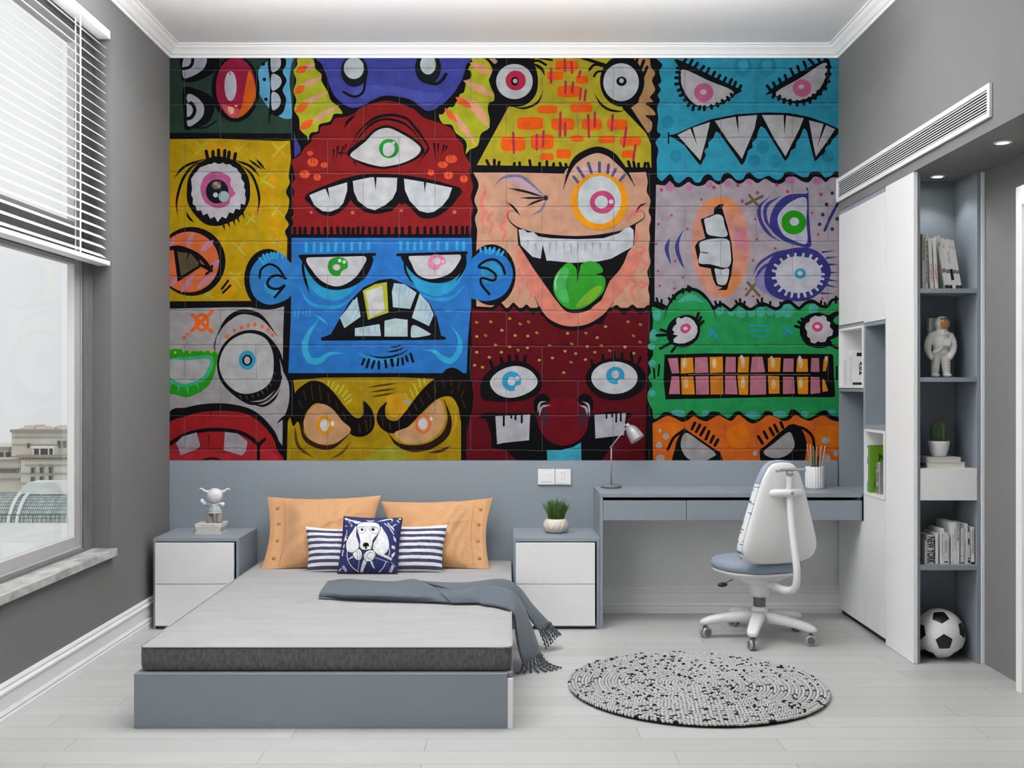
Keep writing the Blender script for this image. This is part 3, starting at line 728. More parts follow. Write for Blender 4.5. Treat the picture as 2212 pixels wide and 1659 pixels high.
f 0a0a10 890,970 880,830 950,720 1090,640 1220,620 1340,650 1430,730 1462,820 1430,920 1320,980 1170,1005 1000,1000
f c4c4c8 966,830 1020,740 1130,680 1240,668 1350,710 1420,800 1390,880 1280,945 1150,970 1030,930
e 3098c2 92,95 1172,812
e c4c4c8 38,42 1172,812
e c8d4d8 22,22 1228,785
e c4c4c8 36,38 1238,885
l 0a0a10 28 970,620,1000,700 1070,590,1090,660 1150,565,1155,640 1222,565,1220,640 1305,575,1290,650
@ Z
e 0a0a10 65,45 1330,819
e c4c4c8 50,35 1327,816
e 3098c2 20,19 1329,811
e c4c4c8 8,9 1329,809
e c4c4c8 8,8 1342,826
@ I
l 0a0a10 28 28,535,25,610 103,550,105,610 190,545,200,620 280,585,260,640
@ H
l 0a0a10 28 1935,615,1950,670 2045,565,2050,620 2150,545,2155,610
@ Z
p 08080c 1034,898 1050,891 1156,893 1163,922 1183,952 1213,963 1242,956 1265,929 1276,895 1325,889 1350,890 1364,893 1366,898 1354,905 1350,940 1330,952 1300,994 1118,994 1088,970 1062,968 1061,940 1050,905 1034,901
@ H
e 08080c 85,110 1465,1040 1870,1040
e 6c0c1a 238,232 1668,1195
e 4a2030 45,90 1490,1160 1850,1160
t b4aab4 20 1420,1110 1445,1020 1505,1005
t b4aab4 22 1435,1150 1460,1060 1545,1040
t b4aab4 20 1845,1005 1905,1040 1918,1150
t b4aab4 22 1825,1045 1880,1065 1898,1140
p b8b4be 1018,1145 1350,1130 1340,1375 1100,1400 1035,1415
l 08080c 20 1098,1135,1098,1235 1170,1135,1170,1160 1210,1135,1210,1175 1270,1130,1270,1205
@ Z
p b8b4be 1284,896 1352,892 1348,940 1286,947
l 08080c 4 1310,892,1310,903 1322,892,1322,900 1331,892,1331,911 1341,892,1341,909
@ H
p 40a6c0 1510,1470 1640,1470 1760,1440 1835,1395 1840,1600 1515,1600
@ C
w 3098b4 430,30 490,90 460,150 480,250 450,280 475,330 445,380 465,430 440,500 450,600 440,720 475,760 425,830 450,900 435,1000 440,1160 480,1200 520,1170 560,1135 590,1160 610,1200 650,1220 690,1190 730,1160 770,1170 800,1210 850,1210 880,1160 920,1135 960,1150 990,1190 1040,1195 1070,1140 1110,1120 1150,1140 1200,1190 1260,1180 1290,1130 1330,1120 1370,1160 1420,1180 1500,1150 1540,1170 1590,1190 1640,1160 1660,1120 1740,1120 1820,1160 1880,1160 1900,1120 1960,1110 2000,1120 2040,1165 2100,1150 2130,1115 2175,1110 2175,30
e 2688a8 60,62 1450,880 620,960 540,640 1365,1010 1560,1010 2070,960
e 2688a8 90,90 1260,110 1490,110
e 3ca4be 50,50 1260,90 1490,90
f 0a1018 605,40 700,65 930,180 1160,290 1248,335 1180,380 1050,470 900,497 780,475 690,390 645,250 650,130
f bcb8bc 690,135 930,240 1165,345 1080,430 940,485 830,480 740,410 680,300 668,220
e c4648c 92,90 885,355
e c4bcc0 32,25 882,350
l 0a1018 28 715,35,680,90 775,45,740,110 825,75,790,130 885,105,850,155 935,125,905,185 990,160,960,215 1040,190,1010,240 1095,215,1070,265 1150,230,1120,295 1190,255,1170,310 1240,290,1215,340 630,120,660,125 625,160,655,165
l 0a1018 30 615,215,650,215 615,275,655,270 640,335,670,325 660,385,690,370 700,430,720,410 735,480,760,450 780,520,790,480 840,515,850,490 890,520,890,490 960,505,955,480 1020,485,1010,460 1075,455,1060,430 1125,425,1110,400 1160,390,1145,370
f 0a1018 1475,378 1560,300 1780,170 2000,60 2085,45 2088,200 2040,320 1940,415 1800,458 1680,440 1580,400 1530,365
f bcb8bc 1570,360 1800,220 2040,70 2055,180 2010,290 1930,380 1800,430 1690,425
e c4648c 88,85 1823,312
e c4bcc0 28,22 1817,300
l 0a1018 28 1490,290,1520,330 1550,260,1570,310 1605,225,1625,275 1660,190,1675,235 1715,130,1740,185 1780,105,1800,160 1840,60,1860,110 1890,35,1930,80 1975,30,1990,60 2050,30,2040,60
l 0a1018 32 2090,110,2060,110 2090,180,2055,180 2080,250,2050,240 2050,320,2020,300 2000,370,1975,345 1950,410,1930,380 1900,450,1890,410 1840,465,1835,430 1775,475,1775,440 1710,465,1710,430 1650,450,1655,420 1600,420,1610,390 1545,400,1560,370
w 0a1018 545,765 620,748 760,685 950,612 1200,562 1480,545 1700,550 1900,590 2060,650 2175,705 2175,740 2110,810 2090,850 2050,880 2040,930 2000,960 1950,1010 1930,960 1870,730 1840,700 1800,790 1770,830 1760,880 1720,910 1700,960 1662,1005 1620,940 1470,700 1430,680 1400,740 1390,790 1350,830 1350,880 1310,910 1290,980 1250,1045 1200,980 1030,740 1000,730 975,790 930,830 930,870 890,910 905,950 880,1000 852,1045 800,990 700,860 600,790
p bcbabc 635,760 760,697 945,637 900,830 852,1003 740,880
p bab8bc 990,625 1190,585 1395,570 1370,700 1250,988 1120,820
p bcbabc 1440,570 1640,570 1840,600 1800,700 1665,965 1560,800
p bcb8bc 1890,620 2030,655 2140,705 2050,840 1955,968 1925,820
m 0a1018 26 765,685,822,860 1200,575,1217,745 1660,565,1655,750 2042,655,1970,870
l 0a1018 14 548,740,548,840
w a69ca4 430,1235 520,1240 560,1200 600,1250 650,1260 700,1235 740,1210 780,1235 830,1250 890,1235 930,1195 970,1200 1010,1230 1050,1230 1110,1180 1150,1180 1200,1220 1250,1220 1300,1180 1340,1185 1400,1220 1470,1180 1540,1215 1600,1230 1650,1210 1690,1170 1750,1160 1830,1205 1890,1210 1940,1160 2000,1170 2050,1210 2100,1170 2175,1165 2175,2350 2110,2380 2050,2420 1990,2380 1920,2350 1850,2380 1790,2420 1700,2360 1640,2380 1580,2420 1440,2380 1330,2425 1230,2380 1150,2435 1110,2440 1050,2400 980,2390 860,2280 750,2250 650,2290 560,2370 530,2420 460,2370 415,2370 415,1900
e b878a0 44,42 560,1258
e b878a0 32,30 745,1262 935,1235 1110,1225 1320,1212
e b878a0 48,34 1710,1192 1975,1205
e b83c68 17,17 480,1285 983,1262 1210,1240 1583,1238 1398,1312 1685,1300 2005,1328 1252,1392
e b83c68 13,13 863,1377 1375,1565 578,1527 452,1612 1920,1505
@ F
e b83c68 13,13 730,553 613,858 683,1015 450,955 465,1095 605,1120 1392,652 1568,738 1355,853 1290,1128 1357,1195 1978,605 2018,1215 430,695
e 2e2e68 18,18 2112,210 2058,318 2022,415 1992,508 2160,455 2112,553
s 2e2e7c 26 2175,290 2100,430 2040,565
f cc8c78 770,720 800,450 900,290 1050,245 1180,290 1290,480 1325,720 1290,960 1200,1130 1080,1210 940,1180 840,1050 790,900
f da8a50 880,370 940,270 1060,250 1170,300 1230,400 1120,360 1050,310 960,340
f c4808c 1170,560 1280,560 1310,760 1240,760 1180,680
f d08450 1100,1000 1230,960 1230,1060 1130,1180 1060,1190
p 0a0c10 985,350 1030,318 1075,313 1060,350 1110,520 1150,690 1165,850 1145,1000 1105,1135 1015,1137 1065,1112 1000,1090 970,1020 950,930 840,910 800,720 830,670 900,640 855,460 980,410
f c0c4ca 890,460 940,440 1010,412 1065,435 1085,520 1112,600 1085,628 990,620 920,600 900,530
f c0c4ca 850,680 980,645 1115,655 1140,760 1142,880 1090,922 950,890 840,875 850,770
f c0c4ca 990,930 1055,940 1122,930 1120,1010 1090,1082 1020,1078 1000,1000
t 14141c 10 845,775 900,780 940,785
f 3c4088 560,645 510,740 570,885 550,750
f 3c4088 690,560 612,700 635,830 697,925 652,760 655,660
l 6a5e40 26 1320,230,1400,325 1445,240,1290,315 1305,1065,1415,1190 1385,1065,1290,1185
f 36367e 1870,212 1700,225 1580,310 1520,440 1530,560 1640,660 1780,710 1905,722 1900,560 1890,400 1882,170 1860,165
f b6b6c4 1862,262 1740,280 1620,380 1590,480 1640,600 1740,660 1868,686 1864,480
e 22900f 118,115 1745,490
e c0c0c8 45,40 1750,482
t 3c3c86 34 1520,240 1420,340 1430,480 1520,610 1620,670
t 3c3c86 34 1620,238 1485,330 1480,470 1560,590
f 8884b0 1370,1060 1400,960 1500,900 1520,1150 1580,1220 1430,1140
f 34347c 1480,1120 1470,960 1560,800 1780,730 1960,760 2080,890 2092,1010 2020,1140 1880,1230 1720,1240 1580,1210
t 3c3c86 26 1350,1005 1420,880 1560,790 1720,740
t 3c3c86 24 1370,1040 1440,930 1560,850
f c0c0ca 1572,990 1600,900 1690,830 1800,815 1920,840 1990,910 2008,990 1980,1080 1900,1140 1790,1165 1680,1145 1600,1080
l c0c0ca 24 2000,985,2030,985 1985,920,2010,905 1940,870,1965,835 1890,845,1910,805 1830,820,1838,790 1760,820,1760,790 1700,835,1690,805 1640,870,1620,840 1600,915,1565,895 1575,960,1545,950 1572,1020,1545,1022 1590,1075,1565,1090 1630,1120,1605,1145 1680,1150,1665,1180 1730,1165,1722,1198 1790,1170,1790,1202 1845,1165,1855,1195 1900,1145,1915,1175 1950,1110,1972,1135 1980,1065,2010,1080 2000,1025,2025,1030
e 3898b6 55,50 1805,978
e c4c8cc 25,22 1805,975
m 36367e 22 2010,775,2150,758 2050,830,2175,818 2080,892,2175,890 2085,970,2175,966 2080,1040,2175,1052 2050,1085,2175,1115 2000,1165,2140,1172
@ I
w 249450 390,110 440,115 500,130 530,110 545,80 600,10 680,-40 760,-55 850,-20 930,60 970,130 1000,110 1060,100 1090,140 1160,110 1220,90 1290,130 1370,100 1420,120 1500,80 1560,130 1620,120 1700,70 1760,100 1800,130 1850,80 1930,70 2000,100 2060,120 2110,70 2175,50 2175,1155 2100,1135 2050,1090 1980,1110 1930,1150 1850,1165 1780,1100 1720,1080 1680,1150 1600,1165 1540,1110 1470,1100 1420,1165 1360,1180 1290,1150 1230,1100 1180,1110 1120,1165 1060,1130 1020,1105 950,1105 890,1150 830,1140 770,1090 700,1150 640,1150 560,1110 500,1110 460,1150 410,1170 390,1080 352,1000 350,920 390,850 355,780 380,720 362,640 400,560 390,480 365,400 390,330 400,240
e 46a494 46,50 1035,130 1240,160 1430,150 1930,120
e 46a494 36,40 1150,150 1340,160 1520,150 1600,165
e 46a494 66,66 1680,140
e 46a494 40,56 440,180 410,370
e 46a494 36,32 392,640 388,925 385,480
e 4aa4a0 66,28 640,1112 1350,1130 1610,1125
e 4aa4a0 36,26 900,1112 1850,1120 2110,1105
f 4aa48c 640,60 700,0 780,-20 850,20 880,60 780,40
s 0a0a10 26 415,60 470,75 530,105
s 0a0a10 30 985,115 1050,75 1120,120 1150,130 1230,70 1330,125 1440,70 1580,120 1650,60 1710,55 1790,115 1850,70 1920,45 2000,90 2060,100 2110,40 2175,25
t 0a0a10 32 505,225 540,100 620,-15 720,-65 830,-50 930,40 980,130 1003,220
@ F
l 0a0a10 22 435,1215,448,1265 482,1232,476,1290 550,1212,575,1250 588,1185,610,1222 680,1125,688,1165 735,1095,738,1145 758,1108,750,1150 995,1245,1008,1295 1040,1245,1042,1295 1190,1238,1208,1275 1230,1222,1234,1262 1275,1248,1265,1290 1395,1228,1412,1265 1440,1215,1440,1262 1520,1250,1515,1300 1615,1255,1625,1300 2005,1242,2000,1295 2040,1258,2048,1300 2148,1200,2145,1255
@ I
f 0a0a10 535,400 540,290 610,210 730,178 820,215 850,300 830,400 760,465 690,488 600,470
p c4c4c8 640,200 670,215 710,196 750,205 790,235 822,290 825,340 800,395 760,425 700,450 640,452 595,440 598,405 640,375 590,365 605,345 583,320 600,285 625,265 620,225
f c84474 660,320 680,275 730,262 762,290 745,335 700,355
e c8c4c8 24,18 708,308
l 0a0a10 26 835,160,815,215 858,200,835,245 880,240,845,275 475,320,550,345 435,375,540,368 470,500,570,445 578,530,615,480
f 0a0a10 1800,330 1820,230 1890,175 1980,155 2070,180 2130,150 2175,160 2175,390 2130,430 2060,485 1960,495 1870,465 1820,400
p c4bec4 1900,215 1945,185 1985,195 2030,182 2055,200 2060,235 2095,250 2085,290 2120,330 2110,375 2065,390 2045,435 2000,440 1975,430 1945,452 1905,440 1900,405 1870,380 1872,340 1850,300 1862,255 1895,245
e c84474 52,46 1970,293
e c8c4c8 24,18 1970,290
l 0a0a10 26 1820,215,1865,245 1790,245,1835,275 1755,285,1815,302 2080,460,2160,495
f 249450 2120,230 2175,180 2175,260 2150,265
p 249450 2090,420 2175,380 2175,440 2120,450
t 2c8cb0 22 920,295 970,340 1045,435
t 2c8cb0 22 1015,290 960,350 915,405
l 2c8cb0 14 1310,280,1525,280 1315,330,1495,332 1345,382,1490,382
t 2c8cb0 22 1630,285 1690,330 1745,365
t 2c8cb0 22 1755,268 1680,340 1620,405
l 0a0a10 18 460,655,450,760 408,692,415,782 2155,675,2155,795
p 0a0608 510,557 900,546 1500,548 2105,552 2122,570 2125,700 2140,955 2110,965 1600,962 1000,975 520,985 500,800
p b87284 540,595 635,590 650,735 580,740
p d6881c 665,590 780,585 790,730 665,740
p b87284 800,585 920,580 930,730 798,735
p d6881c 940,580 1065,578 1068,728 945,735
p b87284 1095,580 1190,580 1190,725 1088,728
p d6881c 1215,580 1318,578 1312,728 1208,728
p b87284 1345,580 1445,578 1470,725 1330,728
p d6881c 1495,590 1620,585 1612,722 1500,722
p b87284 1648,595 1742,595 1742,722 1640,722
p d6881c 1775,595 1875,600 1880,722 1768,722
p b87284 1912,590 1985,590 1990,722 1905,722
p d6881c 2030,600 2075,610 2050,715 2020,718
p b87284 578,765 650,765 658,935 550,935
p d6881c 668,768 785,765 800,938 675,938
p b87284 805,765 930,762 935,938 812,940
p cc7a20 945,765 1068,760 1072,938 950,938
p b87284 1088,760 1190,760 1208,938 1088,935
p d6881c 1205,758 1310,755 1308,942 1222,940
p b87284 1328,760 1478,758 1480,938 1325,942
p d6881c 1498,760 1605,765 1610,930 1505,932
p b87284 1640,768 1745,770 1755,930 1640,935
p d6881c 1772,770 1882,770 1880,935 1785,935
p b87284 1905,770 1990,772 1998,925 1902,935
p d6881c 2015,785 2040,800 2072,905 2018,915
e dcb074 24,50 703,640 985,640 1260,640 1545,640 1810,640 715,830 1260,830 1550,840 1810,830
e e0ccac 13,32 700,630 985,630 1258,615 1545,620 1805,605 1258,800 1550,820 1808,815
e c8c0bc 16,24 1245,585 1530,595 1800,592 2055,595
s 8c8078 6 740,748 1100,745 1500,748 1900,748
w d2641e 395,1215 440,1190 530,1145 600,1160 680,1200 740,1180 790,1145 850,1180 910,1195 960,1170 1030,1140 1090,1170 1150,1190 1210,1135 1260,1160 1310,1200 1360,1215 1420,1190 1490,1140 1560,1150 1640,1190 1700,1180 1760,1135 1830,1170 1900,1190 1960,1160 2030,1140 2100,1180 2175,1200 2175,1600 400,1600
f dc7018 430,1240 560,1200 700,1260 640,1340 560,1400 440,1400
f dc7414 1100,1290 1230,1220 1320,1340 1280,1450 1150,1430
f dc7414 1950,1280 2080,1230 2175,1280 2175,1420 2000,1420
s c8562a 14 1090,1180 1090,1400
e b0a8a4 16,20 465,1283
e b0a8a4 33,30 522,1340
e b0a8a4 30,34 455,1422
e b0a8a4 42,38 470,1550
e b0a8a4 40,30 2048,1378
e b0a8a4 23,25 1375,1500
e b0a8a4 40,40 2055,1545
e b0a8a4 26,30 2145,1500
f 0a0a10 695,1268 720,1275 1000,1468 1042,1490 1035,1640 615,1640 612,1440 655,1320
s 0a0a10 26 700,1275 600,1350 540,1465
f a8a2a4 715,1305 850,1390 995,1500 960,1540 880,1575 760,1565 690,1500 665,1400
l 0a0a10 28 800,1210,770,1270 848,1230,812,1295 895,1255,855,1325 935,1290,905,1365 978,1335,950,1395 1020,1370,990,1425
f 0a0a10 1700,1232 1800,1250 1850,1340 1865,1450 1800,1640 1480,1640 1418,1485 1480,1420
s 0a0a10 26 1700,1240 1830,1260 1920,1340 1942,1465
f a8a2a4 1695,1298 1740,1360 1748,1440 1690,1510 1590,1547 1500,1532 1458,1482 1560,1400
l 0a0a10 28 1620,1205,1640,1255 1560,1230,1590,1295 1515,1260,1550,1325 1460,1295,1490,1355 1405,1340,1445,1405
"""
def build_mural():
    art = parse_art(MURAL, TILES, 4.424)
    X0, X1, Y0, Y1 = 367.0, 1811.0, 126.0, 994.5
    def clip(poly):
        for ax, lim, sg in ((0, X0, 1), (0, X1, -1), (1, Y0, 1), (1, Y1, -1)):
            out = []
            for i in range(len(poly)):
                a, b = poly[i], poly[(i+1) % len(poly)]; da, db = (a[ax]-lim)*sg, (b[ax]-lim)*sg
                if da >= 0: out.append(a)
                if (da >= 0) != (db >= 0):
                    t = da/(da-db); out.append((a[0]+(b[0]-a[0])*t, a[1]+(b[1]-a[1])*t))
            poly = out
            if len(poly) < 3: return []
        return poly
    boxes = np.zeros((0, 4)); lev = []
    mb = MB(); mb.col = []
    def emit(poly, y, col):
        q = clip(poly)
        if len(q) < 3: return
        a = sum(q[i][0]*q[(i+1) % len(q)][1]-q[(i+1) % len(q)][0]*q[i][1] for i in range(len(q)))
        if abs(a) < .02: return
        if a > 0: q = q[::-1]
        mb.add([((u-1100)/367.0, y, CAM_Z-(v-835)/367.0) for u, v in q], [list(range(len(q)))]); mb.col.append(col)
    # the panel the picture is printed on
    x0, x1, z0, z1 = (X0-1100)/367, (X1-1100)/367, CAM_Z-(Y1-835)/367, CAM_Z-(Y0-835)/367
    mb.box(x0, x1, -.003, -.0005, z0, z1); mb.col += [lin('0a0a10')]*6
    for col, polys in art:
        allp = [p for q in polys for p in q]
        bb = np.array([min(p[0] for p in allp), min(p[1] for p in allp), max(p[0] for p in allp), max(p[1] for p in allp)])
        hit = (boxes[:, 0] < bb[2]) & (boxes[:, 2] > bb[0]) & (boxes[:, 1] < bb[3]) & (boxes[:, 3] > bb[1]) if len(boxes) else []
        l = 1+max([lev[i] for i in np.nonzero(hit)[0]], default=0) if len(boxes) else 1
        boxes = np.vstack([boxes, bb]); lev.append(l)
        y = -.003-l*.00007; c = lin(col)
        for ip, poly in enumerate(polys):
            y = -.003-l*.0001-(ip % 7)*.000013
            if len(poly) <= 4: emit(poly, y, c); continue
            for t in tessellate_polygon([[Vector((p[0], p[1], 0)) for p in poly]]):
                emit([poly[i] for i in t], y, c)
    o = mb.build('graffiti_mural', attr_mat('mural_print', .75, brick=True, k=MURAL_K), None)
    setp(o, 'large graffiti mural of cartoon monster faces covering the upper back wall', 'mural')
    return max(lev)
# ------------------------------------------------------------------ materials
M = {}
M['wall'] = mat('wall_paint', '707070', .85, noise=(2, .985, 1.015), bump=(220, .05))
M['white_paint'] = mat('white_paint', 'fafafa', .55, noise=(2, .99, 1.01))
M['slate'] = mat('slate_laminate', '858d95', .45, noise=(5, .98, 1.02))
M['slate_wall'] = mat('slate_wall_paint', '858d95', .6, noise=(3, .98, 1.02))
M['door_white'] = mat('white_lacquer', 'ececec', .35, noise=(3, .99, 1.01))
M['skirt'] = mat('skirting_white', 'ececec', .45)
M['dark'] = mat('dark_gap', '15171a', .8)
M['chrome'] = mat('chrome', 'c8c8cc', .2, metal=1)
M['vent_dark'] = mat('vent_shadow_box', '060606', .9)
# floor boards
def floor_mat():
    m = bpy.data.materials.new('floor_boards'); m.use_nodes = True; n = m.node_tree.nodes; L = m.node_tree.links
    b = n['Principled BSDF']; b.inputs['Roughness'].default_value = .42
    t = n.new('ShaderNodeTexCoord'); mp = n.new('ShaderNodeMapping'); mp.inputs['Location'].default_value = (.31, .052, 0); L.new(t.outputs['Object'], mp.inputs[0])
    br = n.new('ShaderNodeTexBrick'); br.inputs['Scale'].default_value = 1; br.inputs['Brick Width'].default_value = 1.32; br.inputs['Row Height'].default_value = .137
    br.inputs['Mortar Size'].default_value = .0011; br.inputs['Mortar Smooth'].default_value = .1; br.inputs['Bias'].default_value = 0; br.offset = .39; br.offset_frequency = 2; br.squash = 1.13; br.squash_frequency = 3
    br.inputs['Color1'].default_value = lin('aeaead'); br.inputs['Color2'].default_value = lin('b8b8b6'); br.inputs['Mortar'].default_value = lin('74746f')
    L.new(mp.outputs[0], br.inputs['Vector'])
    m2 = n.new('ShaderNodeMapping'); m2.inputs['Scale'].default_value = (.7, 9, 1); L.new(t.outputs['Object'], m2.inputs[0])
    nz = n.new('ShaderNodeTexNoise'); nz.inputs['Scale'].default_value = 5; nz.inputs['Detail'].default_value = 6; L.new(m2.outputs[0], nz.inputs['Vector'])
    mr = n.new('ShaderNodeMapRange'); mr.inputs['To Min'].default_value = .93; mr.inputs['To Max'].default_value = 1.05; L.new(nz.outputs['Fac'], mr.inputs['Value'])
    mx = n.new('ShaderNodeMix'); mx.data_type = 'RGBA'; mx.blend_type = 'MULTIPLY'; mx.inputs[0].default_value = 1
    L.new(br.outputs['Color'], mx.inputs[6]); L.new(mr.outputs[0], mx.inputs[7]); L.new(mx.outputs[2], b.inputs['Base Color'])
    bp = n.new('ShaderNodeBump'); bp.inputs['Strength'].default_value = .35; bp.inputs['Distance'].default_value = .002; bp.invert = True
    L.new(br.outputs['Fac'], bp.inputs['Height']); L.new(bp.outputs[0], b.inputs['Normal']); return m
def marble_mat():
    m = mat('grey_marble', 'b4b4b2', .25, noise=(14, .6, 1.35, (1, .5, 1))); return m
def glass_mat():
    m = bpy.data.materials.new('window_glass'); m.use_nodes = True; n = m.node_tree.nodes; L = m.node_tree.links
    for x in list(n):
        if x.type == 'BSDF_PRINCIPLED': n.remove(x)
    tr = n.new('ShaderNodeBsdfTransparent'); gl = n.new('ShaderNodeBsdfGlossy'); gl.inputs['Roughness'].default_value = .02
    lw = n.new('ShaderNodeLayerWeight'); fr = n.new('ShaderNodeMath'); fr.operation = 'POWER'; fr.inputs[1].default_value = 5; mx = n.new('ShaderNodeMixShader')
    L.new(lw.outputs['Facing'], fr.inputs[0])
    tr.inputs['Color'].default_value = (.97, .98, .98, 1)
    L.new(fr.outputs[0], mx.inputs[0]); L.new(tr.outputs[0], mx.inputs[1]); L.new(gl.outputs[0], mx.inputs[2]); L.new(mx.outputs[0], n['Material Output'].inputs[0]); return m
M['floor'] = floor_mat(); M['marble'] = marble_mat(); M['glass'] = glass_mat()
# ------------------------------------------------------------------ the room
XL, XR, XS = -1.997, 2.28, 1.937            # left wall, right wall, soffit and cupboard front
YF = -7.2                                   # how far the room reaches towards and past the camera
ZC = 3.33; ZS = 2.36
def st(o): o['kind'] = 'structure'; return o
def sbox(name, b, m, bevel=0, parent=None):
    o = MB().box(*b).build(name, m, parent, bevel); return st(o) if parent is None else o
sbox('floor', (XL-.3, XR+.2, YF, .2, -.1, 0), M['floor'])
sbox('ceiling', (XL-.3, XR+.2, YF, .2, ZC, ZC+.1), M['white_paint'])
sbox('wall_back', (XL-.3, XR+.2, 0, .2, 0, ZC), M['wall'])
sbox('wall_front', (XL-.3, XR+.2, YF-.2, YF, 0, ZC), M['wall'])
sbox('wall_right', (XR, XR+.2, YF, 0, 0, ZC), M['wall'])
WY0, WY1, WZ0, WZ1 = -3.28, -.923, .482, 3.112        # window opening seen
VY0, VY1 = -5.65, -3.65                               # opening of the assumed second window, behind the view
b = MB()
for y0, y1 in ((WY1, 0), (VY1, WY0), (YF, VY0)): b.box(XL-.14, XL, y0, y1, 0, ZC)
for y0, y1 in ((WY0, WY1), (VY0, VY1)):
    b.box(XL-.14, XL, y0, y1, 0, WZ0); b.box(XL-.14, XL, y0, y1, WZ1, ZC)
st(b.build('wall_left', M['wall']))
# lowered box along the right wall
st(MB().box(XS, XR, YF, 0, ZS, ZC).build('wall_soffit', M['wall']))
# cornice: moulded profile swept round the visible edges
def cornice(name, pts):
    b = MB(); prof = [(0, -.068), (.008, -.068), (.012, -.055), (.022, -.05), (.036, -.032), (.054, -.018), (.062, -.008), (.073, -.006), (.073, 0)]
    n = len(prof)
    for (P, D) in pts: b.add([(P[0]+D[0]*d, P[1]+D[1]*d, ZC+z) for d, z in prof], [])
    for i in range(len(pts)-1):
        for j in range(n-1): b.f.append([i*n+j, (i+1)*n+j, (i+1)*n+j+1, i*n+j+1]); b.mi.append(0); b.sm.append(False)
    return st(b.build(name, M['white_paint']))
cornice('trim_1', [((XL, YF), (1, 0)), ((XL, 0), (1, -1)), ((XS, 0), (-1, -1)), ((XS, YF), (-1, 0))])
# skirting boards
SK = [(0, 0), (.022, 0), (.022, .03), (.017, .036), (.021, .045), (.017, .054), (.014, .06), (.014, .118), (.020, .124), (.020, .132), (.010, .14), (.013, .15), (.006, .162), (0, .162)]
st(MB().prism([(XL+d, z) for d, z in SK], YF, 0, 'y').build('baseboard_left', M['skirt']))
st(MB().prism([(-d, z) for d, z in SK], .52, 1.955, 'x').build('baseboard_back', M['skirt']))
# blue-grey painted dado behind bed and desk
ZD = CAM_Z-(994.5-835)/367
sbox('trim_2', (XL+.0005, .497, -.012, 0, 0, ZD), M['slate_wall'], .001)
sbox('trim_3', (.497, 1.93, -.012, 0, .70, ZD), M['slate_wall'], .001)
sbox('wall_panel_under_desk', (.5, 1.95, -.006, 0, .16, .70), mat('under_desk_paint', 'e0e0e0', .8))
# ------------------------------------------------------------------ window in the left wall
M['frame_dark'] = mat('dark_grey_frame', '6b6b6b', .5, noise=(40, .8, 1.15, (1, 1, .15)))
M['frame_mid'] = mat('grey_window_frame', 'a9a9a9', .4)
M['frame_lite'] = mat('pale_window_bead', 'e8e8e8', .4)
wr = root('window_1', (XL-.1, (WY0+WY1)/2, WZ0), None, None); st(wr)
XF = -2.09
b = MB(); b.box(XF-.05, XF, WY1-.105, WY1, .519, WZ1); b.box(XF-.05, XF, WY0, WY0+.105, .519, WZ1); b.box(XF-.05, XF, WY0+.105, WY1-.105, 3.05, WZ1); b.box(XF-.05, XF, WY0+.105, WY1-.105, .482, .535)
b.build('outer_frame', M['frame_dark'], wr, .003)
b = MB(); y0, y1 = WY0+.105, WY1-.105
b.box(XF-.055, XF-.02, y1-.07, y1, .535, 3.05); b.box(XF-.055, XF-.02, y0, y0+.07, .535, 3.05); b.box(XF-.06, XF-.02, y0+.07, y1-.07, .535, .600); b.box(XF-.06, XF-.02, y0+.07, y1-.07, 3.0, 3.05)
b.box(XF-.012, XF-.02, y1-.006, y1, .535, 3.05); b.box(XF-.012, XF-.02, y0, y1, .535, .548)
b.build('sash_frame', M['frame_mid'], wr, .003)
MB().box(XF-.07, XF-.005, y0+.07, y1-.07, 1.945, 2.10).build('transom_rail', M['frame_dark'], wr, .004)
b = MB(); b.box(XF-.056, XF-.015, y0+.07, y1-.07, 2.10, 2.128); b.box(XF-.056, XF-.015, y0+.07, y1-.07, 1.922, 1.945); b.build('transom_bead', M['frame_mid'], wr, .004)
b = MB(); b.box(XF-.054, XF-.0215, y1-.0745, y1-.0705, .6, 3.0); b.build('window_bead', M['frame_lite'], wr)
b = MB(); b.box(XF-.0525, XF-.0495, y0+.07, y1-.075, .6, 1.93); b.box(XF-.0525, XF-.0495, y0+.07, y1-.075, 2.1, 3.0); b.build('window_pane', M['glass'], wr)
st(MB().box(XF+.0, XL+.03, WY0-.05, WY1+.004, .482, .519).build('window_sill', M['marble'], None, .002))
# assumed window further along the same wall (out of view), added for its daylight
w2 = root('window_2_assumed', (XL-.1, (VY0+VY1)/2, WZ0), None, None); st(w2)
b = MB()
for y0_, y1_, z0_, z1_ in ((VY0, VY0+.1, WZ0, WZ1), (VY1-.1, VY1, WZ0, WZ1), (VY0+.1, VY1-.1, WZ0, WZ0+.1), (VY0+.1, VY1-.1, WZ1-.1, WZ1)): b.box(XF-.05, XF, y0_, y1_, z0_, z1_)
b.build('outer_frame', M['frame_dark'], w2, .003)
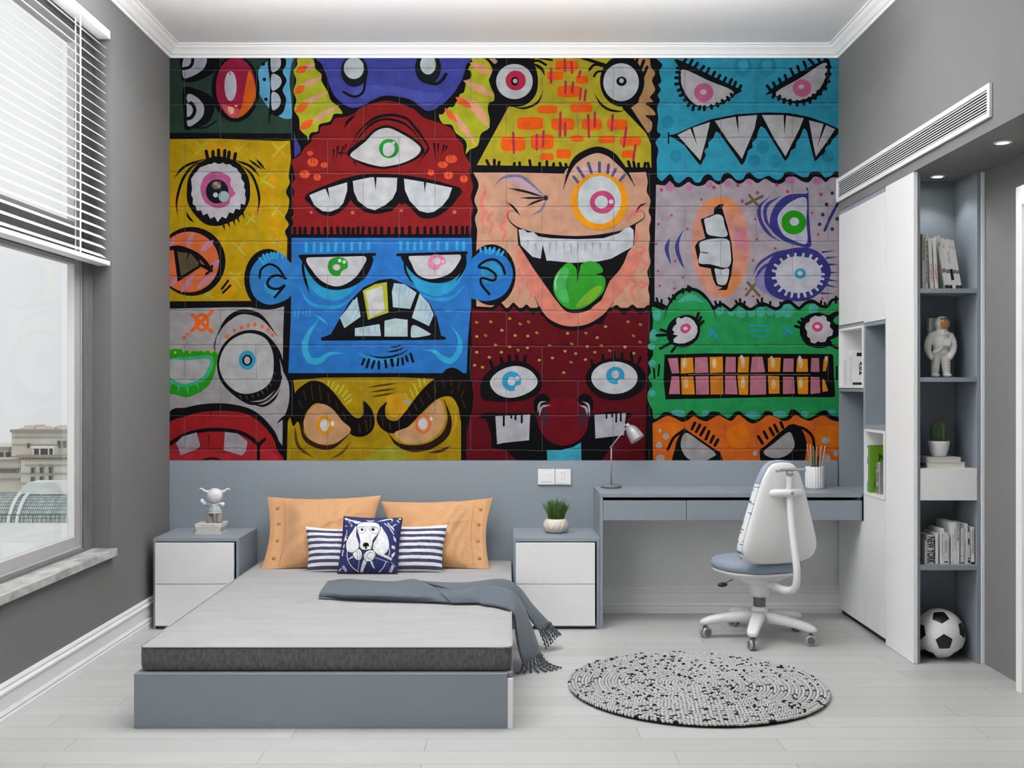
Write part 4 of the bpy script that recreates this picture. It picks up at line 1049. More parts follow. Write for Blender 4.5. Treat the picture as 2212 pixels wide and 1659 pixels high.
# venetian blind
M['blind'] = mat('white_blind', 'f6f6f6', .4)
br = root('venetian_blind', (-2.03, -2.1, 3.09), 'white venetian blind lowered over the upper half of the left window', 'blind')
by1 = WY1-.006; by0 = WY0+.02
MB().box(-2.063, -1.999, by0, by1, 3.070, 3.112).build('headrail', M['blind'], br, .002)
MB().box(-2.063, -1.999, by0, by1, 1.934, 1.958).build('bottom_rail', M['blind'], br, .004)
nsl = 24
for k in range(nsl):
    zc = 3.035-k*(3.035-1.985)/(nsl-1)
    pts = []
    for j in range(7):
        u = j/6-.5; pts.append((-2.036+u*.040, zc-u*.026+.0035*(1-4*u*u)))
    pr = pts+[(x, z-.0012) for x, z in pts[::-1]]
    MB().prism(pr, by0+.01, by1-.014, 'y', smooth=False).build('slat', M['blind'], br)
for yy in (-1.275, -2.1, -2.95):
    b = MB(); b.box(-2.011, -2.009, yy-.006, yy+.006, 1.955, 3.075); b.box(-2.034, -2.032, yy-.006, yy+.006, 1.955, 3.075)
    b.build('ladder_tape', M['blind'], br)
# ------------------------------------------------------------------ door on the right wall
dr = root('door_1', (2.21, -1.9, 0), None, None); st(dr)
b = MB(); b.box(2.212, XR, -1.665, -1.615, 0, 2.20); b.box(2.212, XR, -2.62, -2.535, 0, 2.20); b.box(2.212, XR, -2.535, -1.665, 2.115, 2.20)
b.build('door_frame', M['skirt'], dr, .004)
MB().box(2.25, XR, -2.535, -1.666, .005, 2.115).build('door_leaf', mat('door_cream', 'dcdcd4', .5), dr, .002)
# ------------------------------------------------------------------ air vent on the soffit
vr = root('air_vent', (XS, -1.0, 2.48), 'long white slotted air-conditioning grille on the grey soffit above the cupboards', 'vent')
vy0, vy1, vz0, vz1 = -2.0, -.002, 2.411, 2.549
b = MB(); b.box(XS-.014, XS-.0005, vy0, vy1, vz1-.022, vz1); b.box(XS-.014, XS-.0005, vy0, vy1, vz0, vz0+.022); b.box(XS-.014, XS-.0005, vy0, vy0+.022, vz0+.022, vz1-.022); b.box(XS-.014, XS-.0005, vy1-.022, vy1, vz0+.022, vz1-.022)
b.build('vent_frame', M['skirt'], vr, .002)
MB().box(XS-.002, XS-.0004, vy0+.02, vy1-.02, vz0+.02, vz1-.02).build('vent_backing', M['vent_dark'], vr)
for k in range(8):
    z = vz0+.0285+k*(vz1-vz0-.057)/7
    MB().prism([(XS-.010, z-.0022), (XS-.0065, z-.0012), (XS-.0065, z+.0022), (XS-.010, z+.0022)], vy0+.02, vy1-.02, 'y').build('slat', M['skirt'], vr)
# ------------------------------------------------------------------ downlights
M['lamp_glow'] = mat('downlight_lens', 'ffffff', .4, emit=('fff8ee', 6))
def downlight(x, y, lab, pw):
    r = root('recessed_downlight', (x, y, ZS), lab, 'ceiling light', 'downlights in the soffit')
    MB().lathe([(.024, -.001), (.026, -.006), (.036, -.004), (.037, -.0005)], (x, y, ZS), 32).build('trim_ring', M['chrome'] if 0 else M['skirt'], r)
    MB().lathe([(0.0001, -.0012), (.024, -.0012)], (x, y, ZS), 24).build('lens', M['lamp_glow'], r)
    l = bpy.data.lights.new('downlight_beam', 'SPOT'); l.energy = pw; l.spot_size = math.radians(112); l.spot_blend = .5; l.shadow_soft_size = .02; l.color = (.95, 1, .97)
    o = bpy.data.objects.new('downlight_beam', l); o.location = (x, y, ZS-.012); C.objects.link(o)
downlight(2.097, -1.055, 'round recessed downlight above the books at the top of the open bookcase', 3.4)
downlight(2.08, -1.78, 'round recessed downlight in the soffit nearest the door', 2.5)
# ------------------------------------------------------------------ cupboards
def unit(name, loc, lab, cat): return root(name, loc, lab, cat)
u1 = unit('tall_cupboard', (2.1, -.225, 0), 'tall white-doored cupboard against the back wall with an open slate niche over the desk end', 'cupboard')
y0, y1 = -.451, -.003
def hollow(b, y0, y1, cuts, xb=2.25, t=.014):
    """carcass with its open front at XS: sides, back and shelves at the given heights"""
    b.box(XS+.002, xb, y0, y0+t, 0.03, ZS-.001); b.box(XS+.002, xb, y1-t, y1, 0.03, ZS-.001); b.box(xb-.012, xb, y0+t, y1-t, .03, ZS-.001)
    for z0, z1 in cuts: b.box(XS+.002, xb-.012, y0+t, y1-t, z0, z1)
b = MB(); hollow(b, y0, y1, [(2.335, ZS-.001), (1.668, 1.684), (1.300, 1.320), (.728, .744), (.03, .05)]); b.build('carcass', M['slate'], u1, .001)
MB().box(XS+.02, 2.25, y0, y1, 0, .03).build('plinth', M['dark'], u1)
MB().box(XS-.001, XS+.018, y0+.002, y1-.012, 1.687, 2.334).build('upper_door', M['door_white'], u1, .001)
MB().box(XS-.001, XS+.018, y0+.002, y1-.012, .030, .592).build('lower_door', M['door_white'], u1, .001)
def cubby(par, y0, y1, z0, z1, xb=2.236, t=.014):
    b = MB(); b.box(XS-.004, xb, y0, y0+t, z0, z1); b.box(XS-.004, xb, y1-t, y1, z0, z1); b.box(XS-.004, xb, y0+t, y1-t, z1-t, z1); b.box(XS-.004, xb, y0+t, y1-t, z0, z0+t); b.box(xb-.006, xb, y0+t, y1-t, z0+t, z1-t)
    b.build('cubby_box', M['door_white'], par, .001)
cubby(u1, y0+.009, y1-.016, 1.3215, 1.6665)
u2 = unit('tall_cupboard', (2.1, -.62, 0), 'tall white-doored cupboard beside the bookcase with a slate niche above the green book', 'cupboard')
y0, y1 = -.787, -.453
b = MB(); hollow(b, y0, y1, [(2.335, ZS-.001), (1.655, 1.675), (1.102, 1.122), (.728, .742), (.03, .05)]); b.build('carcass', M['slate'], u2, .001)
MB().box(XS+.02, 2.25, y0, y1, 0, .03).build('plinth', M['dark'], u2)
MB().box(XS-.001, XS+.018, y0+.002, y1-.002, 1.677, 2.334).build('upper_door', M['door_white'], u2, .001)
MB().box(XS-.001, XS+.018, y0+.002, y1-.002, .030, .741).build('lower_door', M['door_white'], u2, .001)
cubby(u2, y0+.009, y1-.012, .7435, 1.1005)
u3 = unit('open_bookcase', (2.11, -1.04, 0), 'narrow open slate bookcase with white outer sides, facing the viewer beside the door wall', 'bookcase')
fy, ky = -1.16, -.90
b = MB(); b.box(1.9575, 1.9716, fy, ky, 0.0, ZS-.001); b.box(2.2447, 2.262, fy, ky, 0.0, ZS-.001); b.box(1.9716, 2.2447, ky, ky+.012, 0.0, ZS-.001)
b.build('carcass', M['slate'], u3, .001)
MB().box(1.937, 1.957, fy-.006, -.789, 0.002, ZS-.001).build('side_panel', M['door_white'], u3, .001)
MB().box(2.2625, XR-.001, fy-.006, ky, 0.002, ZS-.001).build('side_panel', M['door_white'], u3, .001)
for z0, z1 in ((1.7785, 1.8007), (1.3522, 1.3744), (.4486, .4740)): MB().box(1.9718, 2.2445, fy, ky-.001, z0, z1).build('shelf', M['slate'], u3, .001)
MB().box(1.9722, 2.2441, fy-.001, ky-.002, .784, .9364).build('drawer_box', M['door_white'], u3, .001)
# ------------------------------------------------------------------ desk
FY = -.43
dk = root('writing_desk', (1.2, -.2, 0), 'long slate desk with flush drawers between nightstand and cupboards', 'desk')
MB().box(.4965, 1.9355, FY, -.013, .722, .744).build('desk_top', M['slate'], dk, .0015)
b = MB(); b.box(.4965, .514, FY, -.013, 0, .7215); b.build('leg_panel', M['slate'], dk, .0015)
b = MB(); b.box(.5145, 1.9350, FY+.020, -.014, .5965, .611); b.box(.5145, 1.9350, -.03, -.014, .6115, .7215); b.box(1.918, 1.9350, FY+.020, -.031, .6115, .7215); b.build('drawer_frame', M['slate'], dk, .001)
dxs = [(.5155, .9705), (.9735, 1.4445), (1.4475, 1.9345)]
for x0, x1 in dxs:
    b = MB(); b.box(x0, x1, FY, FY+.018, .5965, .705); b.box(x0+.02, x1-.02, FY+.018, -.05, .612, .69); b.build('drawer', M['slate'], dk, .001)
# ------------------------------------------------------------------ nightstands
def nightstand(x0, x1, lab):
    r = root('nightstand', ((x0+x1)/2, -.22, 0), lab, 'nightstand', 'nightstands beside the bed')
    t = .016
    b = MB(); b.box(x0, x1, FY, -.013, .480, .499); b.box(x0, x0+t, FY, -.013, 0, .4795); b.box(x1-t, x1, FY, -.013, 0, .4795); b.box(x0+t, x1-t, -.025, -.013, 0, .4795); b.box(x0+t, x1-t, FY+.02, -.026, .006, .020)
    b.build('carcass', M['slate'], r, .0012)
    for z0, z1 in ((.2505, .4745), (.0205, .2475)):
        MB().box(x0+.014, x1-.026, FY-.012, FY+.006, z0, z1).build('drawer', M['door_white'], r, .0012)
    return r
nightstand(-1.952, -1.481, 'slate nightstand with two white drawers under the horned toy figurine')
nightstand(.022, .4955, 'slate nightstand with two white drawers beside the desk, potted grass on top')
# ------------------------------------------------------------------ bed
bd = root('platform_bed', (-.72, -1.1, 0), 'low slate platform bed base under a grey mattress', 'bed')
MB().box(-1.4595, -.0065, -2.127, -.07, 0, .2125).build('bed_base', M['slate'], bd, .0015)
MB().box(-.0060, .0144, -2.127, -.07, 0, .1925).build('side_board', M['door_white'], bd, .001)
MB().box(-.0060, .0144, -2.11, -.07, .193, .2125).build('side_cap', M['slate'], bd, .001)
M['mat_top'] = mat('mattress_top_fabric', '9e9e9e', .9, noise=(3, .90, 1.06, (1, 5, 1)), bump=(60, .25, (1, 6, 1)), sheen=.3)
M['mat_side'] = mat('mattress_side_tweed', '5c5c5c', .95, noise=(55, .7, 1.45, (1.7, 1, .8)), bump=(200, .4))
M['piping'] = mat('mattress_piping', '9c9c9c', .8)
mt = root('mattress', (-.72, -1.1, .2125), 'thin grey mattress with light top and dark woven sides on the slate bed', 'mattress')
mx0, mx1, my0, my1, mz0, mz1 = -1.449, .0105, -2.098, -.02, .2135, .316
def rrect(x0, x1, y0, y1, r, n=6):
    pts = []
    for cx, cy, a in ((x1-r, y1-r, 0), (x0+r, y1-r, 90), (x0+r, y0+r, 180), (x1-r, y0+r, 270)):
        for k in range(n+1): q = math.radians(a+90*k/n); pts.append((cx+r*math.cos(q), cy+r*math.sin(q)))
    return pts
def stack(b, rings, mi=0, smooth=True, caps=True):
    n = len(rings[0]); o = len(b.v)
    for ring in rings: b.v += [tuple(p) for p in ring]
    for i in range(len(rings)-1):
        for k in range(n): b.f.append([o+i*n+k, o+i*n+(k+1) % n, o+(i+1)*n+(k+1) % n, o+(i+1)*n+k]); b.mi.append(mi); b.sm.append(smooth)
    if caps:
        b.f.append([o+k for k in range(n)][::-1]); b.mi.append(mi); b.sm.append(False)
        b.f.append([o+(len(rings)-1)*n+k for k in range(n)]); b.mi.append(mi); b.sm.append(False)
def ring(ins, z, r=.03): return [(x, y, z) for x, y in rrect(mx0+ins, mx1-ins, my0+ins, my1-ins, max(.004, r-ins))]
b = MB(); stack(b, [ring(.014, mz0), ring(.004, mz0+.008), ring(0, mz0+.022), ring(0, mz1-.022), ring(.002, mz1-.0125)])
b.build('side_band', M['mat_side'], mt)
# top: gently crowned grid with small gathers along the right edge
b = MB(); NX, NY = 150, 130
random.seed(3); gath = [random.random() for _ in range(400)]
def topz(u, v, x, y):
    e = min(1, min(u, 1-u, v, 1-v)*14); z = mz1-.009+.010*math.sin(e*PI/2)
    k = max(0, 1-(1-u)*6.5)
    z += .0021*k*math.sin(y*105+2.2*math.sin(y*19)+x*5)*min(1, (1-u)*22)
    z += .0014*math.sin(x*3.1+y*7)*math.sin(y*2.3)
    return z
for j in range(NY+1):
    for i in range(NX+1):
        u, v = i/NX, j/NY; u2 = u if u < .5 else 1-(1-u)**1.15*(.5**-.15)
        x, y = mx0+.003+(mx1-mx0-.006)*u, my0+.003+(my1-my0-.006)*v
        b.v.append((x, y, topz(u, v, x, y)))
for j in range(NY):
    for i in range(NX): o = j*(NX+1)+i; b.f.append([o, o+1, o+NX+2, o+NX+1]); b.mi.append(0); b.sm.append(True)
b.build('top_panel', M['mat_top'], mt)
b = MB(); rr = [(x, y, mz1-.007) for x, y in rrect(mx0, mx1, my0, my1, .03)]; rr.append(rr[0])
b.tube(rr, .0028, 6, caps=False); b.build('piping', M['piping'], mt)
# ------------------------------------------------------------------ pillows
def bil(c, u, v):
    a = Vector(c[0])*(1-u)+Vector(c[1])*u; b_ = Vector(c[3])*(1-u)+Vector(c[2])*u; return a*(1-v)+b_*v
def pillow_surface(cor, t_f, t_b, pinch, nz=0, flap=None):
    """cor: BL, BR, TR, TL. returns function (u,v,side)->point"""
    n = (Vector(cor[1])-Vector(cor[0])).cross(Vector(cor[3])-Vector(cor[0])).normalized()   # faces the viewer
    if n.y > 0: n = -n
    def f(u, v, side):
        pu = pinch*math.sin(PI*v)*(1-2*u); pv = pinch*math.sin(PI*u)*(1-2*v)
        U, V = u+pu, v+pv*(1.0 if v > .5 else .35)
        p = bil(cor, U, V)
        e = (max(0, 1-abs(2*u-1)**2.6))**.62*(max(0, 1-abs(2*v-1)**2.6))**.62
        if flap:
            a, bb = flap; q = (u-a)/(bb-a); q = min(1, max(0, q)); e = e*q*q*(3-2*q) if flap[0] < .5 else e*(1-q)**1
        h = (t_f if side > 0 else t_b)*e
        if nz: h += nz*(math.sin(u*17+3*math.sin(v*7))*math.sin(v*9+u*4)+.6*math.sin(u*40-v*23+3*math.sin(u*9)))*e*(1 if side > 0 else .3)
        if nz > .004 and side > 0: h += (.0035*math.sin(u*52+4*math.sin(u*9))*math.exp(-v*5)+.003*math.sin(u*38+v*30)*math.exp(-(1-v)*7)+.006*math.exp(-((u-v*.5-.45+.25*math.sin(v*5))/.03)**2)-.006*math.exp(-((u+v*.35-.86)/.035)**2))*e
        return p+n*(h if side > 0 else -h)
    return f
def pillow_mesh(f, N, Mv, colf=None):
    b = MB(); cols = []
    for side in (1, -1):
        o = len(b.v)
        for j in range(Mv+1):
            for i in range(N+1): b.v.append(tuple(f(i/N, j/Mv, side)))
        for j in range(Mv):
            for i in range(N):
                q = o+j*(N+1)+i; fc = [q, q+1, q+N+2, q+N+1]
                b.f.append(fc if side > 0 else fc[::-1]); b.sm.append(True)
                b.mi.append(colf((i+.5)/N, (j+.5)/Mv, side) if colf else 0)
    return b
M['linen'] = mat('orange_linen', 'c4956a', .95, noise=(150, .88, 1.12), bump=(260, .2), sheen=.1)
M['button'] = mat('wooden_button', 'b07848', .5)
M['stitch'] = mat('pillow_stitching', 'b0703c', .9)
def orange_pillow(cor, lab, left):
    c = sum((Vector(p) for p in cor), Vector())/4
    r = root('linen_pillow', (c.x, c.y, min(p[2] for p in cor)), lab, 'pillow', 'orange linen pillows at the bed head')
    f = pillow_surface(cor, .092, .05, .048, .0060, (.05, .34) if left else (.66, .95))
    cv = pillow_mesh(f, 70, 46).build('cover', M['linen'], r)
    n = Vector((0, -1, .4)).normalized()
    for v in (.84, .62, .38, .14):
        u = .085 if left else .915
        p = f(u, v, 1); M3 = n.to_track_quat('Z', 'Y').to_matrix()
        b = MB(); b.ball(p+n*.0035, (.0105, .0105, .0032), 14, 6, M=M3)
        for dx in (-.003, .003): b.ball(p+n*.0062+Vector((dx, 0, 0)), .0014, 6, 4, mi=1)
        b.build('button', [M['button'], M['dark']], cv)
    u = .15 if left else .85
    b = MB(); b.tube([f(u, k/30, 1)+n*.0008 for k in range(1, 30)], .0011, 5); b.build('seam', M['stitch'], cv)
    return r
def at(px, py, y): return S(px, py, y)
orange_pillow([at(565, 1229.5, -.36), at(812, 1226.5, -.34), at(823, 1070, -.11), at(577, 1073, -.11)], 'orange linen pillow with buttoned left edge leaning behind the window side of the bed', True)
orange_pillow([at(838, 1226.5, -.34), at(1057, 1229.5, -.36), at(1064, 1075, -.11), at(824, 1083, -.11)], 'orange linen pillow with buttoned right edge leaning nearest the potted grass', False)
M['stripe_w'] = mat('white_cotton', 'dcdce0', .9, noise=(90, .95, 1.05), bump=(200, .2))
M['stripe_n'] = mat('navy_cotton', '3c3c5c', .9, noise=(160, .75, 1.25), bump=(200, .2))
def striped(cor, lab):
    c = sum((Vector(p) for p in cor), Vector())/4
    r = root('striped_cushion', (c.x, c.y, min(p[2] for p in cor)), lab, 'cushion', 'navy and white striped cushions')
    f = pillow_surface(cor, .048, .03, .034, .0030)
    def cf(u, v, s):
        q = v*14.6-.35; return 1 if int(math.floor(q)) % 2 == 0 and q > 0 and q < 13.6 else 0
    pillow_mesh(f, 40, 73, cf).build('cover', [M['stripe_w'], M['stripe_n']], r)
striped([at(664, 1235.5, -.46), at(778, 1235, -.46), at(778, 1142, -.35), at(660, 1137, -.35)], 'navy and white striped cushion left of the dog cushion')
striped([at(836, 1235, -.46), at(955, 1235.5, -.46), at(967, 1133, -.35), at(836, 1136, -.35)], 'navy and white striped cushion right of the dog cushion')
# dog cushion: the print is rasterised onto the faces of the cover
DOG = """
@ P
f e6e6e0 250,260 500,300 720,360 560,390 420,300
t dcdcd4 40 250,240 420,300 700,370
t dcdcd4 34 1050,340 1200,300 1380,270 1400,380
t dcdcd4 30 780,290 900,320 1000,290
s dcdcd4 16 340,1000 330,1150 380,1300 470,1420 600,1510
s dcdcd4 16 1360,980 1370,1080 1340,1170
s dcdcd4 18 1090,1510 1200,1420 1280,1290
p dcdcd4 320,1250 470,1165 490,1200 350,1240
p dcdcd4 1050,1120 1240,1130 1410,1200 1410,1260
l dcdcd4 10 1030,1210,1340,1300 640,1280,590,1500 1400,1300,1490,1380 300,680,350,710
p dcdcd4 740,1250 820,1300 700,1520 640,1510
p dcdcd4 890,1290 950,1290 1000,1450 960,1430
l dcdcd4 22 215,1390,300,1500 245,1370,320,1470 1340,1500,1420,1360 1375,1510,1445,1380 130,1470,190,1430 1230,390,1360,490 1310,380,1460,560 1370,520,1460,650 1520,310,1560,360 1440,460,1500,410 1400,470,1450,520
l dcdcd4 18 380,330,410,370 420,420,450,400 430,460,460,440 280,440,330,440 310,540,320,570 270,720,330,590 290,720,320,780
p dcdcd4 225,800 280,690 310,780 250,800
p dcdcd4 230,870 265,880 245,960 210,950
p dcdcd4 195,1000 240,1000 210,1150 185,1140
p dcdcd4 1450,680 1520,760 1520,840 1470,790
p dcdcd4 1420,910 1500,930 1490,1000 1420,980
p dcdcd4 1490,1050 1490,1110 1420,1200 1410,1130
p dcdcd4 270,240 320,230 350,270 300,300
p dcdcd4 1540,260 1610,260 1600,290 1550,290
f e9e9ea 560,450 480,560 380,700 310,830 300,930 340,1040 430,1080 520,1070 600,1000 632,930 600,800 560,680
f e9e9ea 1150,470 1220,560 1310,700 1360,880 1340,1010 1270,1100 1170,1140 1050,1100 980,1020 985,900 1060,760 1110,640
f 1a1a20 575,430 680,350 860,335 1040,355 1130,430 1150,560 1080,680 990,790 960,930 940,1020 860,1035 760,1045 680,1020 640,960 650,820 620,700 580,580
f ececec 590,440 690,362 860,348 1030,368 1115,440 1135,560 1065,680 975,790 948,930 925,1010 860,1022 760,1030 690,1005 655,950 662,820 635,700 595,580
s 50505a 9 610,480 700,455 780,470 860,470 940,470 1040,480 1130,540
s 50505a 9 610,560 640,490 760,480 780,520 760,610 680,635 620,610 605,550
s 50505a 9 900,500 960,480 1040,500 1105,560 1080,630 1020,645 930,610 900,540 895,500
s 50505a 9 785,600 820,510 850,495 880,520 890,590
e 141418 34,40 705,538
e 141418 42,40 972,538
e ececec 9,9 715,522 985,522
f 101014 735,890 800,862 860,880 875,940 840,990 800,1012 760,1000 735,960
e ececec 22,14 765,975 840,968
l 303036 5 670,960,700,990 890,950,930,980 900,980,935,960
f 1a1a20 470,1100 560,1040 630,1000 690,1050 715,1140 690,1240 620,1275 560,1260 490,1180
f e6e6e8 482,1105 560,1052 625,1012 680,1060 702,1140 680,1232 620,1262 565,1248 500,1175
s 60606a 10 560,1060 600,1130 590,1240
s 60606a 10 600,1035 660,1130 650,1240
f 1a1a20 735,1160 780,1080 880,1030 980,1040 1040,1120 1020,1220 930,1290 830,1305 760,1270
f e6e6e8 748,1162 790,1092 880,1043 972,1052 1026,1122 1008,1212 925,1278 830,1292 772,1262
s 60606a 10 790,1100 770,1180 800,1270
e 60606a 95,80 920,1170
e e6e6e8 84,69 920,1170
"""
def raster(art, quad, N, Mv, base):
    """colour of each of N x Mv faces; quad = BL,BR,TR,TL of the drawing"""
    u = (np.arange(N)+.5)/N; v = (np.arange(Mv)+.5)/Mv; U, V = np.meshgrid(u, v)
    q = [np.array(p, float) for p in quad]
    PX = (q[0][0]*(1-U)+q[1][0]*U)*(1-V)+(q[3][0]*(1-U)+q[2][0]*U)*V
    PY = (q[0][1]*(1-U)+q[1][1]*U)*(1-V)+(q[3][1]*(1-U)+q[2][1]*U)*V
    img = np.tile(np.array(lin(base)), (Mv, N, 1))
    for col, polys in art:
        c = np.array(lin(col))
        for p in polys:
            ins = np.zeros(PX.shape, bool); n = len(p)
            for i in range(n):
                (ax, ay), (bx, by) = p[i], p[(i+1) % n]
                if ay == by: continue
                k = ((ay > PY) != (by > PY)) & (PX < (bx-ax)*(PY-ay)/(by-ay)+ax); ins ^= k
            img[ins] = c
    return img
cor = [at(729, 1238.5, -.515), at(858, 1238.5, -.515), at(869, 1119, -.415), at(743, 1116, -.415)]
r = root('dog_cushion', (sum(p[0] for p in cor)/4, -.42, cor[0][2]), 'navy square cushion printed with a white dog in glasses, front and centre', 'cushion')
f = pillow_surface(cor, .062, .018, .022)
N = 250; b = pillow_mesh(f, N, N)
img = raster(parse_art(DOG, {'P': (0, 0)}, 1.0), [(95, 1525), (1515, 1525), (1625, 250), (255, 200)], N, N, '34386a')
b.col = [tuple(img[j, i]) for j in range(N) for i in range(N)]+[lin('c8c8c4')]*(N*N)
b.build('cover', attr_mat('cushion_print', .85, weave=350), r)
pth = [f(k/24, 0, 1) for k in range(24)]+[f(1, k/24, 1) for k in range(24)]+[f(1-k/24, 1, 1) for k in range(24)]+[f(0, 1-k/24, 1) for k in range(25)]
MB().tube(pth, .0035, 7, caps=False).build('piping', mat('black_piping', '101016', .6), r)
# ------------------------------------------------------------------ throw blanket
M['throw'] = mat('grey_blue_wool', '505a64', .9, noise=(6, .93, 1.06), bump=(240, .35), sheen=.15)
th = root('throw_blanket', (-.2, -1.1, .32), 'slate blue wool throw folded across the mattress and hanging over its right side', 'blanket')
def loft(b, secs, nu=10, nv=8, thick=.006):
    """secs: rows of control points (same count), smooth in both directions"""
    secs = [[np.array(p, float) for p in s] for s in secs]
    def cr(P, t, cnt):
        n = len(P); s = t*(n-1); i = min(int(s), n-2); s -= i
        p1, p2 = P[i], P[i+1]; p0 = P[i-1] if i > 0 else 2*p1-p2; p3 = P[i+2] if i+2 < n else 2*p2-p1
        return .5*((2*p1)+(-p0+p2)*s+(2*p0-5*p1+4*p2-p3)*s*s+(-p0+3*p1-3*p2+p3)*s**3)
    NU, NV = nu*(len(secs)-1), nv*(len(secs[0])-1)
    cols = [[cr(s, j/NV, 0) for j in range(NV+1)] for s in secs]
    g = [[cr([cols[k][j] for k in range(len(secs))], i/NU, 0) for j in range(NV+1)] for i in range(NU+1)]
    g = np.array(g); du = np.gradient(g, axis=0); dv = np.gradient(g, axis=1); nn = np.cross(du, dv); nn /= np.linalg.norm(nn, axis=2, keepdims=True)+1e-9
    o = len(b.v); n1, n2 = NU+1, NV+1
    for s in (.5, -.5):
        for i in range(n1):
            for j in range(n2): b.v.append(tuple(g[i, j]+nn[i, j]*thick*s))
    q = n1*n2
    def F(*a): b.f.append(list(a)); b.mi.append(0); b.sm.append(True)
    for i in range(NU):
        for j in range(NV):
            a = o+i*n2+j; F(a, a+1, a+n2+1, a+n2); F(q+a, q+a+n2, q+a+n2+1, q+a+1)
    for i in range(NU):
        a = o+i*n2; F(a, a+n2, q+a+n2, q+a); a += NV; F(a, q+a, q+a+n2, a+n2)
    for j in range(NV):
        a = o+j; F(a, q+a, q+a+1, a+1); a += NU*n2; F(a, a+1, q+a+1, q+a)
    return g
zt = .3245
# upper folded layer (left half), back edge -> front edge
b = MB()
def row(pts): return [W(*p) if len(p) == 3 else S(p[0], p[1], p[2]) for p in pts]
loft(b, [row([(709, 1256, .322), (700, 1268, .338), (692, 1279, .340), (689, 1288, .328)]),
         row([(752, 1252, .330), (750, 1268, .352), (750, 1284, .350), (756, 1293, .326)]),
         row([(842, 1257, .334), (848, 1272, .356), (852, 1286, .352), (857, 1297, .326)]),
         row([(890, 1252, .336), (912, 1268, .358), (925, 1286, .352), (935, 1300, .327)]),
         row([(905, 1255, .338), (935, 1268, .352), (955, 1283, .346), (975, 1302, .328)])], 10, 8, .008)
loft(b, [row([(712, 1262, .3215), (700, 1274, .325), (692, 1286, .326), (688, 1293, .321)]),
         row([(760, 1262, .323), (758, 1275, .330), (758, 1288, .330), (762, 1296, .321)]),
         row([(905, 1260, .324), (915, 1275, .330), (925, 1290, .330), (940, 1302, .321)])], 10, 6, .006)
# rear strand
XE = .012
rear = [row([(900, 1255, .333), (930, 1262, .348), (960, 1270, .350), (985, 1280, .340)]),
        row([(955, 1259, .334), (975, 1263, .352), (1000, 1270, .352), (1025, 1279, .338)]),
        row([(1010, 1259, .332), (1025, 1262, .350), (1042, 1268, .350), (1062, 1278, .336)]),
        [(-.098, -.79, .333), (-.09, -.86, .347), (-.08, -.93, .345), (-.07, -.99, .332)],
        [(-.010, -.80, .329), (-.008, -.86, .344), (-.006, -.93, .340), (-.004, -1.0, .328)],
        [(.055, -.81, .282), (.058, -.86, .300), (.056, -.92, .292), (.045, -.97, .275)],
        [(.112, -.83, .222), (.108, -.87, .232), (.098, -.92, .222), (.085, -.96, .205)],
        [(.160, -.845, .172), (.150, -.88, .178), (.135, -.92, .166), (.118, -.95, .150)],
        [(.203, -.855, .130), (.190, -.885, .134), (.172, -.915, .122), (.152, -.94, .108)]]
g1 = loft(b, rear, 8, 7, .008)
# front strand
front = [row([(935, 1266, .334), (950, 1278, .350), (962, 1290, .346), (974, 1303, .328)]),
         row([(985, 1268, .336), (1000, 1279, .356), (1018, 1290, .350), (1034, 1303, .327)]),
         [(-.155, -.975, .338), (-.150, -1.09, .358), (-.140, -1.22, .350), (-.125, -1.36, .327)],
         [(-.060, -1.00, .338), (-.055, -1.11, .354), (-.045, -1.24, .346), (-.035, -1.42, .326)],
         [(.010, -1.02, .322), (.014, -1.13, .338), (.018, -1.27, .326), (.017, -1.44, .302)],
         [(.062, -1.04, .262), (.060, -1.14, .280), (.044, -1.28, .262), (.028, -1.43, .235)],
         [(.098, -1.08, .188), (.092, -1.16, .205), (.068, -1.28, .190), (.036, -1.41, .170)],
         [(.128, -1.13, .115), (.118, -1.20, .130), (.086, -1.29, .118), (.048, -1.39, .108)],
         [(.150, -1.18, .052), (.138, -1.23, .060), (.104, -1.30, .058), (.064, -1.36, .052)]]
g2 = loft(b, front, 8, 7, .008)
b.build('cloth', M['throw'], th)
M['tassel'] = mat('dark_wool_tassel', '4e565e', .95, bump=(300, .4))
def tassel(p, pts):
    b = MB(); path = catmull([p]+pts, False, .004)
    n = len(path)
    b.tube([Vector(q)+Vector((math.sin(i*1.1), math.cos(i*1.1), 0))*.002 for i, q in enumerate(path)], [(.0062+.0022*math.sin(i*1.25))*(1-.35*i/n) for i in range(n)], 8)
    b.build('tassel', M['tassel'], th)
random.seed(5)
for k in range(9):          # rear hem
    e = Vector(g1[-1][int(k*(g1.shape[1]-1)/8)]); t = k/8
    L = .085; d = Vector((.62-.35*t, -.10, -.62)).normalized()
    p2 = e+d*L*.5+Vector((.003, 0, -.004)); p3 = e+d*L; p3.z = max(.010, p3.z-.01*t)
    tassel(e, [tuple(p2), tuple(p3)])
for k in range(8):          # front hem, ends lie on the floor
    e = Vector(g2[-1][int(k*(g2.shape[1]-1)/7)]); t = k/7
    dx = .085*(1-1.35*t); dy = -.03-.05*math.sin(3*t+1)
    tassel(e, [(e.x+dx*.25, e.y+dy*.3, .022), (e.x+dx*.75, e.y+dy*.7, .008), (e.x+dx*1.15, e.y+dy*1.1, .0075)])
